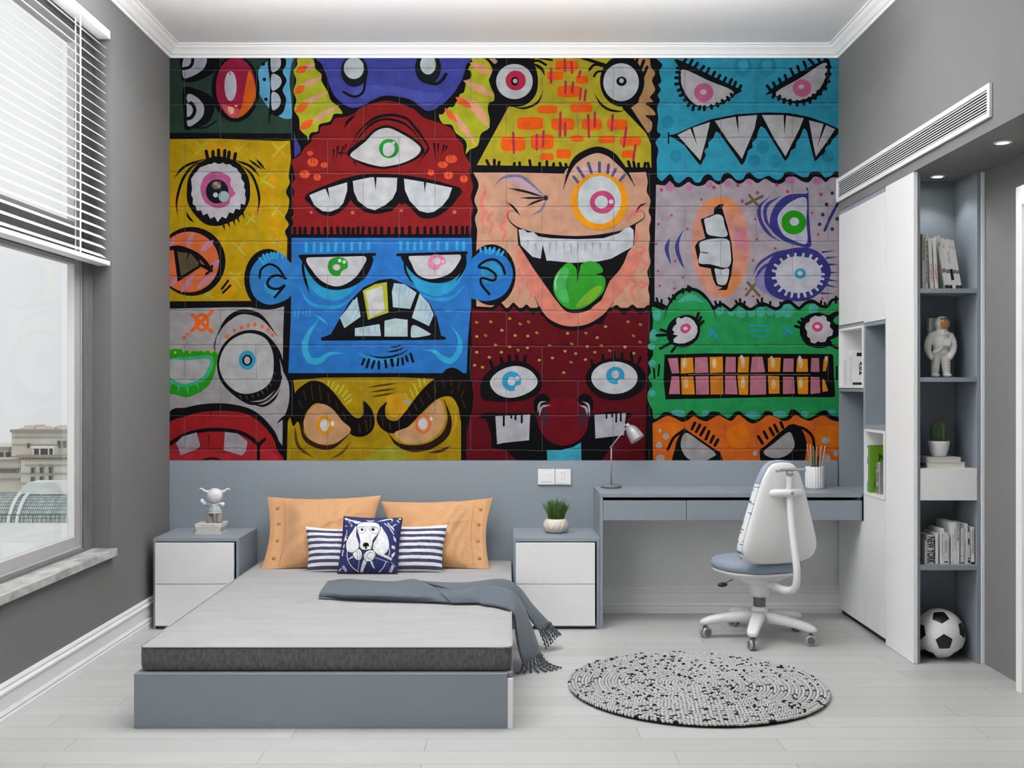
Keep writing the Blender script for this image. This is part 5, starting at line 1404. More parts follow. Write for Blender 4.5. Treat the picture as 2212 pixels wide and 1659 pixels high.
# ------------------------------------------------------------------ braided rug
rg = root('round_rug', (0.827, -1.565, 0), 'round braided grey rug flecked with black in front of the desk chair', 'rug')
M['rug_grey'] = mat('grey_braid', 'b4b4b4', .95, noise=(60, .9, 1.08)); M['rug_black'] = mat('black_braid', '0c0c0c', .95)
b = MB(); R0 = .567; b.lathe([(0.0001, .002), (R0-.01, .002), (R0-.006, .008), (R0-.012, .011), (0.0001, .011)], (0.827, -1.565, 0), 64, 0); b.build('backing', M['rug_black'], rg)
b = MB(); random.seed(11); row_i = 0; r_ = R0-.006
while r_ > .012:
    n = max(5, int(2*PI*r_/.0165)); off = (row_i % 2)*.5
    for k in range(n):
        a = 2*PI*(k+off+random.uniform(-.12, .12))/n
        c = (0.827+r_*math.cos(a), -1.565+r_*math.sin(a), .0155+random.uniform(-.0012, .0016))
        tw = a+PI/2+(.62 if row_i % 2 else -.62)
        Mr = Matrix.Rotation(tw, 3, 'Z')
        bl = random.random() < .10
        b.ball(c, (.0114, .0051, .0068), 8, 4, 1 if bl else 0, Mr)
    r_ -= .0148; row_i += 1
b.build('braid', [M['rug_grey'], M['rug_black']], rg)
# ------------------------------------------------------------------ desk chair (local space, forward = +Y, then turned)
M['chair_white'] = mat('chair_white_plastic', 'dcdcdc', .35); M['chair_blue'] = mat('chair_blue_fabric', '8893a2', .9, bump=(300, .2))
M['chair_grey'] = mat('chair_grey_metal', '6a6a6c', .4, metal=.3); M['caster_grey'] = mat('caster_grey', 'a6a6a8', .35, metal=.4)
M['black_plastic'] = mat('black_plastic', '17181a', .4)
def shell_mat():
    m = mat('chair_cover_print', 'd6d8dc', .9); n = m.node_tree.nodes; L = m.node_tree.links
    b = n['Principled BSDF']; src = b.inputs['Base Color'].links[0].from_socket
    t = n.new('ShaderNodeTexCoord'); sp = n.new('ShaderNodeSeparateXYZ'); L.new(t.outputs['Object'], sp.inputs[0])
    mp = n.new('ShaderNodeMapping'); mp.inputs['Scale'].default_value = (3, 3, 26); L.new(t.outputs['Object'], mp.inputs[0])
    nz = n.new('ShaderNodeTexNoise'); nz.inputs['Scale'].default_value = 3.2; nz.inputs['Detail'].default_value = 1; L.new(mp.outputs[0], nz.inputs['Vector'])
    g = n.new('ShaderNodeMath'); g.operation = 'GREATER_THAN'; g.inputs[1].default_value = .62; L.new(nz.outputs['Fac'], g.inputs[0])
    m1 = n.new('ShaderNodeMix'); m1.data_type = 'RGBA'; m1.inputs[7].default_value = lin('5a5e68'); L.new(g.outputs[0], m1.inputs[0]); L.new(src, m1.inputs[6])
    z = n.new('ShaderNodeMath'); z.operation = 'GREATER_THAN'; z.inputs[1].default_value = .835; L.new(sp.outputs['Z'], z.inputs[0])
    m2 = n.new('ShaderNodeMix'); m2.data_type = 'RGBA'; m2.inputs[7].default_value = lin('8893a2'); L.new(z.outputs[0], m2.inputs[0]); L.new(m1.outputs[2], m2.inputs[6])
    L.new(m2.outputs[2], b.inputs['Base Color']); return m
ch = root('desk_chair', (1.324, -.632, 0), 'white and blue swivel desk chair with egg-shaped back, turned towards the desk', 'chair')
ROT = math.radians(18); ch.rotation_euler = (0, 0, ROT)
K = dict(parent=ch, local=True)
for deg in (178, 250, 322, 34, 106):
    a = math.radians(deg)-ROT; ca, sa = math.cos(a), math.sin(a)
    b = MB(); path = []; rings = []
    for t, wd, zt_, th_ in ((.02, .036, .152, .068), (.10, .034, .142, .056), (.20, .032, .127, .046), (.262, .031, .114, .042), (.292, .027, .102, .034), (.312, .016, .090, .016)):
        ring_ = []
        for q in range(12):
            an = 2*PI*q/12; ox = math.copysign(abs(math.cos(an))**.7, math.cos(an))*wd; oz = math.copysign(abs(math.sin(an))**.7, math.sin(an))*th_/2
            ring_.append((ca*t-sa*ox, sa*t+ca*ox, zt_-th_/2+oz))
        rings.append(ring_)
    stack(b, rings); b.build('leg', M['chair_white'], **K)
    cx, cy = ca*.283, sa*.283; ang = a+PI/2+.5
    ux, uy = math.cos(ang), math.sin(ang)
    b = MB(); b.tube([(cx, cy, .082), (cx, cy, .056)], .007, 10, 1)
    b.ball((cx, cy, .052), (.014, .014, .012), 12, 6, 1)
    for s in (-1, 1):
        p0 = Vector((cx+ux*.0045*s, cy+uy*.0045*s, .0285)); p1 = Vector((cx+ux*.020*s, cy+uy*.020*s, .0285))
        b.tube([p0, p0+(p1-p0)*.15, p0+(p1-p0)*.85, p1], [.024, .028, .028, .022], 24, 0)
        b.tube([p1, p1+(p1-p0)*.08], .019, 20, 1)
    b.tube([(cx-ux*.016, cy-uy*.016, .056), (cx+ux*.016, cy+uy*.016, .056)], .006, 8, 1)
    b.build('caster', [M['caster_grey'], M['chair_grey']], **K)
b = MB(); b.lathe([(.034, .088), (.042, .10), (.044, .150), (.036, .166), (.030, .170)], (0, 0, 0), 32); b.build('hub', M['chair_white'], **K)
b = MB(); b.lathe([(.031, .165), (.032, .168), (.032, .222), (.030, .226)], (0, 0, 0), 32); b.build('gas_column', M['chair_grey'], **K)
b = MB(); b.lathe([(.046, .222), (.050, .24), (.054, .27), (.062, .292), (.066, .297)], (0, 0, 0), 32); b.build('column_cover', M['chair_white'], **K)
# under-seat pan and mechanism
def oval(cx, cy, rx, ry, z, n=36, e=.85): return [(cx+rx*math.copysign(abs(math.cos(2*PI*k/n))**e, math.cos(2*PI*k/n)), cy+ry*math.copysign(abs(math.sin(2*PI*k/n))**e, math.sin(2*PI*k/n)), z) for k in range(n)]
b = MB(); stack(b, [oval(0, 0, .07, .085, .288), oval(0, .01, .088, .11, .300), oval(0, .02, .13, .15, .322), oval(0, .03, .185, .18, .342)]); b.build('seat_mechanism', M['chair_white'], **K)
b = MB(); stack(b, [oval(0, .035, .185, .180, .338), oval(0, .035, .212, .200, .347), oval(0, .035, .224, .212, .358), oval(0, .035, .224, .212, .366)]); b.build('seat_pan', M['chair_white'], **K)
b = MB(); stack(b, [oval(0, .035, .218, .206, .3665), oval(0, .035, .229, .217, .378), oval(0, .035, .231, .219, .396), oval(0, .035, .222, .210, .412), oval(0, .035, .19, .18, .421), oval(0, .035, .10, .10, .424)]); b.build('seat_cushion', M['chair_blue'], **K)
b = MB(); b.tube([(-.16, .0, .318), (-.215, -.02, .306)], .0035, 8); b.ball((-.235, -.028, .300), (.03, .013, .012), 14, 8, 1); b.build('lever', [M['chair_grey'], M['black_plastic']], **K)
# backrest: outline half-width against height
prof = [(0, .955), (.045, .950), (.072, .930), (.090, .90), (.108, .86), (.126, .80), (.146, .73), (.168, .65), (.186, .58), (.197, .53), (.196, .49), (.180, .455), (.145, .434), (.09, .425), (0, .422)]
pr = [tuple(p) for p in catmull(prof, False, .016)]
outl = [(x, z) for x, z in pr]+[(-x, z) for x, z in pr[-2:0:-1]]
def lean(z): return -.205-.06*(z-.42)+.05*((z-.62)**2)*4*.25
def backring(sc_, dy, cz=.64): return [(x*sc_*1.12-.012, lean(cz+(z-cz)*sc_)+dy, cz+(z-cz)*(1-(1-sc_)*.8)) for x, z in outl]
b = MB(); stack(b, [backring(.5, .062), backring(.85, .060), backring(.97, .050), backring(1.0, .034), backring(1.0, .012), backring(.975, -.002)]); b.build('back_cushion', shell_mat(), **K)
b = MB(); stack(b, [backring(.965, -.0025), backring(.955, -.010), backring(.90, -.019), backring(.78, -.028), backring(.55, -.036), backring(.3, -.040), backring(.05, -.041)]); b.build('back_shell', M['chair_white'], **K)
ang_t = catmull([(0, -.02, .315), (0, -.14, .300), (0, -.26, .298), (0, -.335, .325), (0, -.352, .39), (0, -.340, .47), (0, -.310, .60), (0, -.290, .72), (0, -.285, .80), (0, -.284, .86), (0, -.284, .898)], False, .02)
b = MB(); b.tube([tuple(p) for p in ang_t], [.021-.006*(i/len(ang_t)) for i in range(len(ang_t))], 14); b.build('support_tube', M['chair_white'], **K)
b = MB(); b.tube(catmull([(-.092, -.232, .790), (-.07, -.260, .792), (-.03, -.282, .794), (0, -.288, .795), (.03, -.282, .794), (.07, -.260, .792), (.092, -.232, .790)], False, .01), .021, 14); b.ball((0, -.311, .795), (.010, .004, .010), 12, 6, 1); b.build('cross_bar', [M['chair_white'], M['caster_grey']], **K)
for s in (-1, 1):
    b = MB(); b.ball((s*.092, -.234, .790), (.032, .012, .030), 20, 10); b.build('bar_socket', M['chair_white'], **K)
b = MB(); b.tube(catmull([(-.082, -.300, .908), (-.05, -.292, .911), (0, -.288, .912), (.05, -.292, .911), (.082, -.300, .908)], False, .01), [.007, .011, .013, .013, .013, .013, .013, .013, .012, .010, .007][:len(catmull([(-.082, -.300, .908), (-.05, -.292, .911), (0, -.288, .912), (.05, -.292, .911), (.082, -.300, .908)], False, .01))] if 0 else .010, 12, flat=.8)
b.tube([(0, -.286, .885), (0, -.288, .905)], .018, 12); b.build('hanger_bar', M['caster_grey'], **K)
# ------------------------------------------------------------------ desk lamp
M['lamp_grey'] = mat('lamp_grey_metal', '8f8d90', .4, metal=.2); M['lamp_in'] = mat('lamp_shade_lining', 'd8d8d6', .5); M['lamp_base'] = mat('lamp_base_grey', '6c6870', .45)
LY = -.10; bx = S(1320.6, 1000, LY)[0]
dl = root('desk_lamp', (bx, LY, .744), 'grey adjustable desk lamp with a bell shade standing on the desk beneath the mural', 'lamp')
b = MB(); b.lathe([(.050, .0003), (.0605, .003), (.0605, .014), (.056, .018), (.006, .018)], (bx, LY, .744), 40); b.build('base', M['lamp_base'], dl)
j0 = Vector(S(1319.5, 966, LY)); j1 = Vector(S(1353, 924, LY))
b = MB(); b.tube([(bx, LY, .7621), (bx, LY, j0.z+.006)], .0042, 10); b.build('pole', M['lamp_grey'], dl)
b = MB(); b.ball(j0, .0065, 12, 8); b.build('joint', M['lamp_grey'], dl)
b = MB(); b.tube([j0+Vector((0, -.004, 0)), j1+Vector((0, -.004, 0))], .0032, 8); b.tube([j0+Vector((0, .004, .002)), j1+Vector((0, .004, .002))], .0026, 8); b.build('arm', M['lamp_grey'], dl)
e0 = Vector(S(1357, 919, LY)); e1 = Vector(S(1377.5, 950.5, LY)); ax = (e1-e0).normalized(); ax = Vector((ax.x, -.28, ax.z)).normalized()
Q = ax.to_track_quat('Z', 'Y').to_matrix()
Ls = (e1-e0).length
prs = [(.0085, -.012), (.0105, -.004), (.011, .004), (.020, .010), (.030, .022), (.037, .040), (.0415, .062), (.0445, Ls*.98)]
def tl(prof, c, Mx, n=36):
    vs = []; m = len(prof)
    b_ = MB()
    for k in range(n):
        a = 2*PI*k/n
        for r_, z_ in prof: vs.append(tuple(Vector(c)+Mx @ Vector((r_*math.cos(a), r_*math.sin(a), z_))))
    b_.add(vs, [(k*m+j, ((k+1) % n)*m+j, ((k+1) % n)*m+j+1, k*m+j+1) for k in range(n) for j in range(m-1)], 0, True); return b_
lsh = tl(prs, e0, Q).build('lamp_shade', M['lamp_grey'], dl)
tl([(r_-.0018, z_) for r_, z_ in prs[3:]], e0, Q).build('shade_lining', M['lamp_in'], lsh)
b = MB(); b.ball(e0+ax*.045, .017, 16, 10); b.build('bulb', mat('frosted_bulb', 'e8e8e4', .4), lsh)
b = MB(); b.tube([j1+Vector((-.012, 0, .022)), j1+Vector((.004, 0, .004)), e0+ax*-.006], .0045, 8); b.build('head_bracket', M['lamp_grey'], dl)
# ------------------------------------------------------------------ pencil cup
M['cup'] = mat('white_ceramic_cup', 'ebebeb', .3)
cx, cy = 1.757, -.145
pc = root('pencil_cup', (cx, cy, .744), 'white ribbed cylindrical cup of pencils on the right end of the desk', 'cup')
b = MB(); b.lathe([(.046, .0005), (.050, .004), (.0525, .010), (.0530, .122), (.0515, .127), (.048, .125), (.0475, .006), (.0002, .005)], (cx, cy, .744), 144, rad=lambda r, a, z: r*(1+(.028*math.cos(a*24) if r > .0495 else 0))); b.build('cup_body', M['cup'], pc)
pcs = [('a07868', 1743, 957), ('c89c70', 1750, 957), ('4a8878', 1757, 962), ('b06c48', 1764, 963), ('8c8c90', 1775, 960), ('b08a58', 1783, 961), ('1c1c20', 1755, 984), ('181a20', 1768, 982), ('7c6c60', 1773, 964), ('2e3036', 1760, 972)]
random.seed(4)
pl = ['dull pink pencil leaning furthest left in the white cup', 'pale wooden pencil near the left of the white cup', 'teal green pencil in the middle of the white cup', 'orange-brown pencil rising from the middle of the white cup', 'grey pencil upright on the right of the white cup', 'tan pencil leaning furthest right in the white cup', 'short black pen at the left of the white cup', 'short black pen at the right of the white cup', 'thin brown pencil beside the grey pencil in the cup', 'dark slate pen behind the pencils in the cup']
for i, (col, px, py) in enumerate(pcs):
    ry_ = (-.026, -.009, .009, .026)[(i*3+i//4) % 4]; tip = Vector(S(px, py, cy+ry_)); bx_ = max(-.022, min(.022, (tip.x-cx)*.42))
    if abs(ry_) > .02: bx_ *= .6
    bt = Vector((cx+bx_, cy+ry_, .7505)); d = (tip-bt).normalized(); L0 = (tip-bt).length
    r = root('pencil' if i not in (6, 7, 9) else 'pen', tuple(bt), pl[i], 'pencil' if i not in (6, 7, 9) else 'pen', 'pencils and pens in the white cup')
    mb_ = mat('pencil_paint_%d' % i, col, .4)
    b = MB(); b.tube([bt, bt+d*(L0-.016)], .0037, 6, smooth=False); b.build('barrel', mb_, r)
    b = MB(); b.tube([bt+d*(L0-.0158), bt+d*(L0-.005)], [.0036, .0013], 6); b.tube([bt+d*(L0-.005), bt+d*L0], [.0012, .0002], 6, 1); b.build('tip', [mat('sharpened_wood_%d' % i, 'd8b890' if i not in (6, 7, 9) else col, .6), M['black_plastic']], r)
# ------------------------------------------------------------------ switches
M['plastic'] = mat('white_switch_plastic', 'f0f0f0', .3)
sw = root('light_switch', (.2, -.013, .8), 'square white wall switch, left of the pair above the potted grass', 'switch')
a, c = S(1162, 1047, -.02), S(1198.5, 1013.5, -.02)
MB().box(a[0], c[0], -.0225, -.0125, a[2], c[2]).build('plate', M['plastic'], sw, .002)
MB().box(a[0]+.02, c[0]-.02, -.0255, -.0228, a[2]+.018, c[2]-.018).build('rocker', M['plastic'], sw, .001)
so = root('wall_socket', (.32, -.013, .8), 'square white wall socket, right of the pair above the potted grass', 'socket')
a, c = S(1199.5, 1047, -.02), S(1233, 1013.5, -.02)
MB().box(a[0], c[0], -.0225, -.0125, a[2], c[2]).build('plate', M['plastic'], so, .002)
MB().box(a[0]+.014, c[0]-.014, -.0250, -.0228, a[2]+.008, c[2]-.008).build('socket_face', M['plastic'], so, .001)
sx_, sz_ = (a[0]+c[0])/2, (a[2]+c[2])/2; b = MB()
for dx, dz, r_ in ((-.008, .022, .4), (.008, .022, -.4), (0, .004, 0), (-.008, -.012, .7), (.008, -.012, -.7)):
    b.tube([(sx_+dx-.002*r_, -.0254, sz_+dz-.003), (sx_+dx+.002*r_, -.0254, sz_+dz+.003)], .0011, 5)
b.build('pin_hole', M['dark'], so)
# ------------------------------------------------------------------ potted grass
gx, gy = S(1201, 1150, -.21)[0], -.21
pg = root('potted_grass', (gx, gy, .499), 'green grass plant in a cream carved bowl on the nightstand beside the desk', 'plant')
b = MB(); b.lathe([(.040, .0005), (.050, .006), (.057, .013), (.062, .020), (.0655, .028), (.0675, .036), (.068, .044), (.0675, .052), (.0655, .060), (.062, .068), (.058, .0745), (.054, .079), (.051, .081), (.048, .078), (.050, .066), (.0002, .064)], (gx, gy, .499), 168,
    rad=lambda r, a, z: r*(1+(.075*max(1-abs(math.sin(7*a+z*62)), 1-abs(math.sin(7*a-z*62)))**1.6*math.sin(PI*z/.08) if .045 < r and .004 < z < .076 else 0)))
b.build('bowl', mat('cream_stoneware', 'd4ccc0', .7, bump=(80, .2)), pg)
b = MB(); b.lathe([(.049, .0655), (.0002, .070)], (gx, gy, .499), 24); b.build('soil', mat('dark_soil', '2c2620', .95), pg)
M['grass'] = mat('grass_blades', '4c6e30', .6, noise=(30, .7, 1.4)); b = MB(); random.seed(8)
for k in range(430):
    a = random.uniform(0, 2*PI); r0 = .040*math.sqrt(random.random()); h_ = random.uniform(.07, .135)*(1-.35*r0/.04*random.random()); le = random.uniform(.1, .55)*(r0/.04+.25)
    p0 = Vector((gx+r0*math.cos(a), gy+r0*math.sin(a), .565)); d = Vector((math.cos(a+random.uniform(-.7, .7)), math.sin(a+random.uniform(-.7, .7)), 0))
    pts = [p0, p0+d*h_*le*.25+Vector((0, 0, h_*.5)), p0+d*h_*le*.75+Vector((0, 0, h_*(1-.12*le)))]
    b.tube(catmull(pts, False, .03), [.0016, .0014, .0012, .0004][:len(catmull(pts, False, .03))] if len(catmull(pts, False, .03)) <= 4 else .0011, 3, smooth=True, caps=False)
b.build('foliage', M['grass'], pg)
# ------------------------------------------------------------------ books
PAGE = mat('book_pages', 'd8d4c8', .9, noise=(4, .92, 1.05, (1, 1, 60)))
COV = {}
def cover(hexc):
    if hexc not in COV: COV[hexc] = mat('book_cover_'+hexc, hexc, .45)
    return COV[hexc]
INK = {'k': mat('black_ink', '141414', .6), 'r': mat('red_ink', 'b02848', .6), 'g': mat('green_ink', '6c8c30', .6), 's': mat('grey_ink', '70757a', .6), 'w': mat('white_ink', 'f0f0f0', .6)}
def book(loc, w_, h_, d_, col, label, group, lean=0, rotz=0, title=None, bold=0.0, ink='k', tsize=.012, flat=False, side=None, extra=None, tx=1.0, toff=0, marks=()):
    """upright book: spine faces -Y, thickness w_ along X, height h_, depth d_. flat: lying, spine side towards -Y"""
    r = root('book', loc, label, 'book', group)
    Mx = Matrix.Rotation(rotz, 4, 'Z') @ Matrix.Rotation(lean, 4, 'Y')
    if flat: Mx = Matrix.Rotation(rotz, 4, 'Z') @ Matrix.Translation((0, 0, w_)) @ Matrix.Rotation(PI/2, 4, 'Y')
    c = .0016
    def put(b, name, m, **kw):
        b.v = [tuple(Mx @ Vector(p)) for p in b.v]; return b.build(name, m, r, local=True, **kw)
    b = MB(); b.box(0, c, 0, d_, 0, h_); b.box(w_-c, w_, 0, d_, 0, h_); b.box(c, w_-c, 0, .002, 0, h_); put(b, 'cover', side or cover(col))
    b = MB(); b.box(c+.0001, w_-c-.0001, .0022, d_-.003, .0025, h_-.0025); put(b, 'pages', PAGE)
    if extra:
        for (m, z0, z1) in extra: b = MB(); b.box(.0004, w_-.0004, -.0004, -.00005, z0*h_, z1*h_); put(b, 'spine_band', m)
    for (ik, z0, z1, xa, xb_) in marks:       # lettering too small to read: rows of strokes
        rn = random.Random(int(z0*1000)+int(w_*1e5)); b = MB(); z = z1*h_
        while z > z0*h_:
            l_ = rn.uniform(.0018, .0046); q0 = rn.choice((xa, xa, (xa+xb_)/2)); b.box(w_*q0, w_*xb_, -.0005, -.00005, max(z-l_, z0*h_), z); z -= l_+rn.uniform(.0012, .0026)
        put(b, 'lettering', INK[ik])
    if title:
        T = Mx @ Matrix.Translation((w_/2, -.0006, h_*(.5+toff))) @ Matrix.Rotation(PI/2, 4, 'X') @ Matrix.Rotation(-PI/2, 4, 'Z')
        text_mesh(title, 'title', tsize, T, INK[ink], r, tx, bold)
    return r, Mx
# three shelves of the bookcase. u,v below are columns/rows of the photograph
def spine(px0, px1, ptop, zf, yf, **kw):
    p = FPX/(yf-CAM_Y); x0, x1 = (px0-1100)/p, (px1-1100)/p; zt2 = CAM_Z-(ptop-835)/p
    return book((x0+.0003, yf, zf+.0006), x1-x0-.0006, zt2-zf, kw.pop('d', .15), **kw)
G1 = 'books and magazines on the top shelf of the bookcase'; Z1 = 1.8007; yf = -1.12
spine(1988.2, 1991.6, 505.5, Z1, yf, col='7a4c2c', label='thin brown book at the far left of the top bookcase shelf', group=G1, d=.18)
spine(1992.2, 1998.4, 507, Z1, yf, col='d6d8d4', label='white book with green spine lettering on the top bookcase shelf', group=G1, marks=[('g', .52, .95, .25, .8), ('s', .08, .12, .3, .7)], d=.18)
spine(1999.2, 2004.8, 505, Z1, yf, col='dcdcda', label='white book with fine black spine lettering on the top bookcase shelf', group=G1, marks=[('k', .1, .87, .3, .85)], d=.18)
band = [(INK['k'], .0, .003)]
for i, (x0, top, ln, lb) in enumerate([(2010.2, 513, -.055, 'white volume with red spine title, left one of the matching pair'), (2019.8, 513, -.05, 'white volume with red spine title, right one of the matching pair')]):
    r_, Mx = book(((x0+.4-1100)/(FPX/(yf-CAM_Y)), yf, Z1+.0006), .0150, .246, .17, 'e0e0de', lb, G1, lean=ln, marks=[('r', .13, .5, .28, .62), ('r', .13, .46, .74, .82)])
yl = -1.10
for i, (xb, top, w_, ln, lb, ex) in enumerate([(2042.0, 512, .0186, -.17, 'white book leaning left beside the red-titled pair on the top shelf', True),
        (2050.6, 520, .0165, -.17, 'thin white book second in the leaning row on the top shelf', True), (2058.3, 520, .0150, -.17, 'thin white book with black streak third in the leaning row', False),
        (2065.4, 521, .0140, -.17, 'white book fourth in the leaning row on the top shelf', True), (2072.0, 523, .0140, -.17, 'outermost thin white book of the leaning row on the top shelf', True)]):
    p = FPX/(yl-CAM_Y); h_ = (.262, .250, .246, .246, .240)[i]
    bands = [(INK['k'], .01, .075), (INK['s'], .31, .385)] if ex else [(INK['k'], .18, .40)]; mk_ = [('r', .80, .88, .35, .6)] if ex else [('s', .5, .74, .3, .6)]
    book(((xb-1100)/p, yl, Z1+.0012), w_, h_, .16, 'dededc', lb, G1, lean=ln, extra=bands, marks=mk_)
# lower shelf
G2 = 'books on the lowest shelf of the bookcase'; Z2 = .4740; yf = -1.14
def pg_(v): return 880+v/4.607
def ug_(u): return 1980+u/4.607
spine(ug_(84), ug_(104), pg_(1330), Z2, yf, col='c8c8c8', label='small white book furthest left on the lowest bookcase shelf', group=G2, marks=[('s', .12, .9, .4, .65)])
spine(ug_(105), ug_(175), pg_(1275), Z2, yf, col='c4c4c2', label='thick book with large black NEW YORK lettering on its spine', group=G2, title='NEW YORK', ink='k', tsize=.050, tx=.485, bold=.0016)
spine(ug_(187), ug_(216), pg_(1250), Z2, yf, col='dcdcdc', label='plain white book just right of the NEW YORK book', group=G2)
spine(ug_(235), ug_(274), pg_(1208), Z2, yf, col='e0e2e4', label='white book with pale blue lettering, blue and orange picture on its cover', group=G2, marks=[('s', .2, .85, .45, .7)])
spine(ug_(277), ug_(313), pg_(1245), Z2, yf, col='d8d8d8', label='light book with interiors on its spine, lowest bookcase shelf', group=G2, title='interiors', ink='k', tsize=.017, toff=.05, extra=[(INK['k'], .05, .09)])
spine(ug_(314.5), ug_(327), pg_(1276), Z2, yf, col='cfcfcf', label='thin short book right of the interiors book', group=G2, marks=[('s', .2, .8, .35, .65)])
spine(ug_(344), ug_(373), pg_(1147), Z2, yf, col='e2e2e2', label='tall white book with fine lettering, left of the three tallest', group=G2, marks=[('s', .3, .7, .4, .62), ('s', .03, .12, .4, .6)], d=.19)
spine(ug_(374), ug_(397), pg_(1147), Z2, yf, col='e2e2e2', label='tall white book in the middle of the three tallest', group=G2, title='THE NATURE OF BEAUTY', ink='s', tsize=.0095, toff=.1, d=.19)
spine(ug_(398), ug_(426), pg_(1150), Z2, yf, col='dedede', label='tall white book with bold lower-case title, right of the three tallest', group=G2, title='pierre cardin', ink='k', tsize=.0165, toff=.27, d=.19)
spine(ug_(443), ug_(471), pg_(1206), Z2, yf, col='d8d8d8', label='white book with a black curved mark near its foot', group=G2, marks=[('s', .45, .9, .4, .6)], extra=[(INK['k'], .02, .05), (INK['k'], .22, .232)])
spine(ug_(476), ug_(491), pg_(1232), Z2, yf, col='cccccc', label='short pale book left of the thin tall book', group=G2, marks=[('k', .55, .67, .3, .75), ('s', .1, .5, .4, .55)])
spine(ug_(492), ug_(508), pg_(1160), Z2, yf, col='e4e4e4', label='thin tall white book between two shorter ones', group=G2)
spine(ug_(509), ug_(533), pg_(1242), Z2, yf, col='d0d0d0', label='book with heavy black lettering second from the right', group=G2, marks=[('k', .58, .8, .08, .75), ('k', .6, .79, .02, .7)], extra=[(INK['k'], .05, .12), (INK['k'], .16, .2)])
spine(ug_(541), ug_(575), pg_(1195), Z2, yf, col='e6e6e6', label='white book titled A SMILE IN THE MIND, rightmost on the lowest shelf', group=G2, title='A SMILE IN THE MIND', ink='k', tsize=.0150, toff=.12, tx=.84, extra=[(INK['k'], .0, .06)])
# picture on the cover of the blue and orange book
# two books lying on the drawer box
G3 = 'books lying under the cactus'
def lying(px0, px1, y0, z0, z1, d_, col, lab, grp, title=None):
    p = FPX/(y0-CAM_Y); x0, x1 = (px0-1100)/p, (px1-1100)/p
    r = root('book', (x0, y0, z0), lab, 'book', grp); c = .002; t = cover(col)
    b = MB(); b.box(x0, x1, y0, y0+d_, z0+.0004, z0+c); b.box(x0, x1, y0, y0+d_, z1-c, z1); b.box(x0, x0+c, y0, y0+d_, z0+c, z1-c); b.build('cover', t, r)
    b = MB(); b.box(x0+c+.0002, x1-.004, y0+.004, y0+d_-.004, z0+c+.0001, z1-c-.0001); b.build('pages', PAGE, r)
    return r, x0
r_, x0_ = lying(2005.6, 2086.4, -1.145, .9366, .9655, .19, 'dcdcdc', 'larger white book lying on the drawer box, bottom of the two', G3)
T = Matrix.Translation((-.0004, .062, .0145)) @ Matrix.Rotation(-PI/2, 4, 'Z') @ Matrix.Rotation(PI/2, 4, 'X') @ Matrix.Rotation(PI, 4, 'Z')
text_mesh('CHA', 'title', .026, T, INK['k'], r_, 1.6, bold=.001)
r_, x0_ = lying(2006, 2077.8, -1.145, .966, .9888, .17, 'd2d2d2', 'smaller grey-white book directly under the cactus pot', G3)
# cactus
cx, cy, cz = 2.103, -1.055, .9892
ca_ = root('potted_cactus', (cx, cy, cz), 'ribbed green cactus with red spines in a white pot on two books', 'plant')
b = MB(); b.lathe([(.030, .0005), (.034, .003), (.043, .030), (.0495, .062), (.0505, .074), (.048, .0755), (.0465, .072), (.0002, .068)], (cx, cy, cz), 40); b.build('pot', M['cup'], ca_)
b = MB(); b.lathe([(.0455, .0685), (.0002, .071)], (cx, cy, cz), 24); b.build('soil', mat('cactus_soil', '1c1814', .95), ca_)
pr_ = [(.030, .066), (.037, .085), (.039, .115), (.037, .140), (.029, .158), (.015, .168), (.0005, .169)]
b = MB(); b.lathe([tuple(q) for q in catmull(pr_, False, .006)], (cx, cy, cz), 96, rad=lambda r, a, z: r*(1+.14*math.cos(10*a)-.06)); b.build('cactus_body', mat('cactus_green', '2e5034', .6), ca_)
b = MB(); random.seed(2)
for k in range(10):
    a = 2*PI*k/10
    for j in range(9):
        t = j/8; z = .076+.09*t; rr = np.interp(z, [q[1] for q in pr_], [q[0] for q in pr_])*1.08; c_ = Vector((cx+rr*math.cos(a), cy+rr*math.sin(a), cz+z))
        b.ball(c_, .0013, 5, 3, 0)
        for s_ in range(4):
            d = Vector((math.cos(a+random.uniform(-.8, .8)), math.sin(a+random.uniform(-.8, .8)), random.uniform(-.3, .9+t))).normalized()
            b.tube([c_, c_+d*.009], [.0005, .0002], 3, 1, caps=False)
b.build('spines', [mat('cactus_areole', 'd8c890', .7), mat('red_spine', '9c3420', .6)], ca_)
# ------------------------------------------------------------------ football
R_ = .1195; bc = Vector((2.1105, -1.040, R_+.0006))
fb = root('football', (bc.x, bc.y, 0), 'black and white football resting on the floor at the bottom of the bookcase', 'ball')
ph = (1+5**.5)/2
ico = [Vector(v).normalized() for v in [(0, s1, s2*ph) for s1 in (1, -1) for s2 in (1, -1)]+[(s1, s2*ph, 0) for s1 in (1, -1) for s2 in (1, -1)]+[(s2*ph, 0, s1) for s1 in (1, -1) for s2 in (1, -1)]]
hexn = []
for i in range(12):
    for j in range(i+1, 12):
        for k in range(j+1, 12):
            if ico[i].dot(ico[j]) > .4 and ico[j].dot(ico[k]) > .4 and ico[i].dot(ico[k]) > .4: hexn.append((ico[i]+ico[j]+ico[k]).normalized())
RB = Matrix.Rotation(math.radians(8), 3, 'Y') @ Matrix.Rotation(math.radians(-17), 3, 'X') @ Matrix.Rotation(math.radians(4), 3, 'Z')
tgt = Vector((-.17, -.93, -.15)).normalized()
q1 = ico[0].rotation_difference(tgt).to_matrix(); nb = [v for v in ico if .4 < v.dot(ico[0]) < .6][0]
def up_score(k):
    Rk = Matrix.Rotation(2*PI*k/360, 3, tgt) @ q1; v = Rk @ nb; return abs(v.x-tgt.x)-v.z*2
kk = min(range(360), key=up_score); RB = Matrix.Rotation(2*PI*kk/360, 3, tgt) @ q1
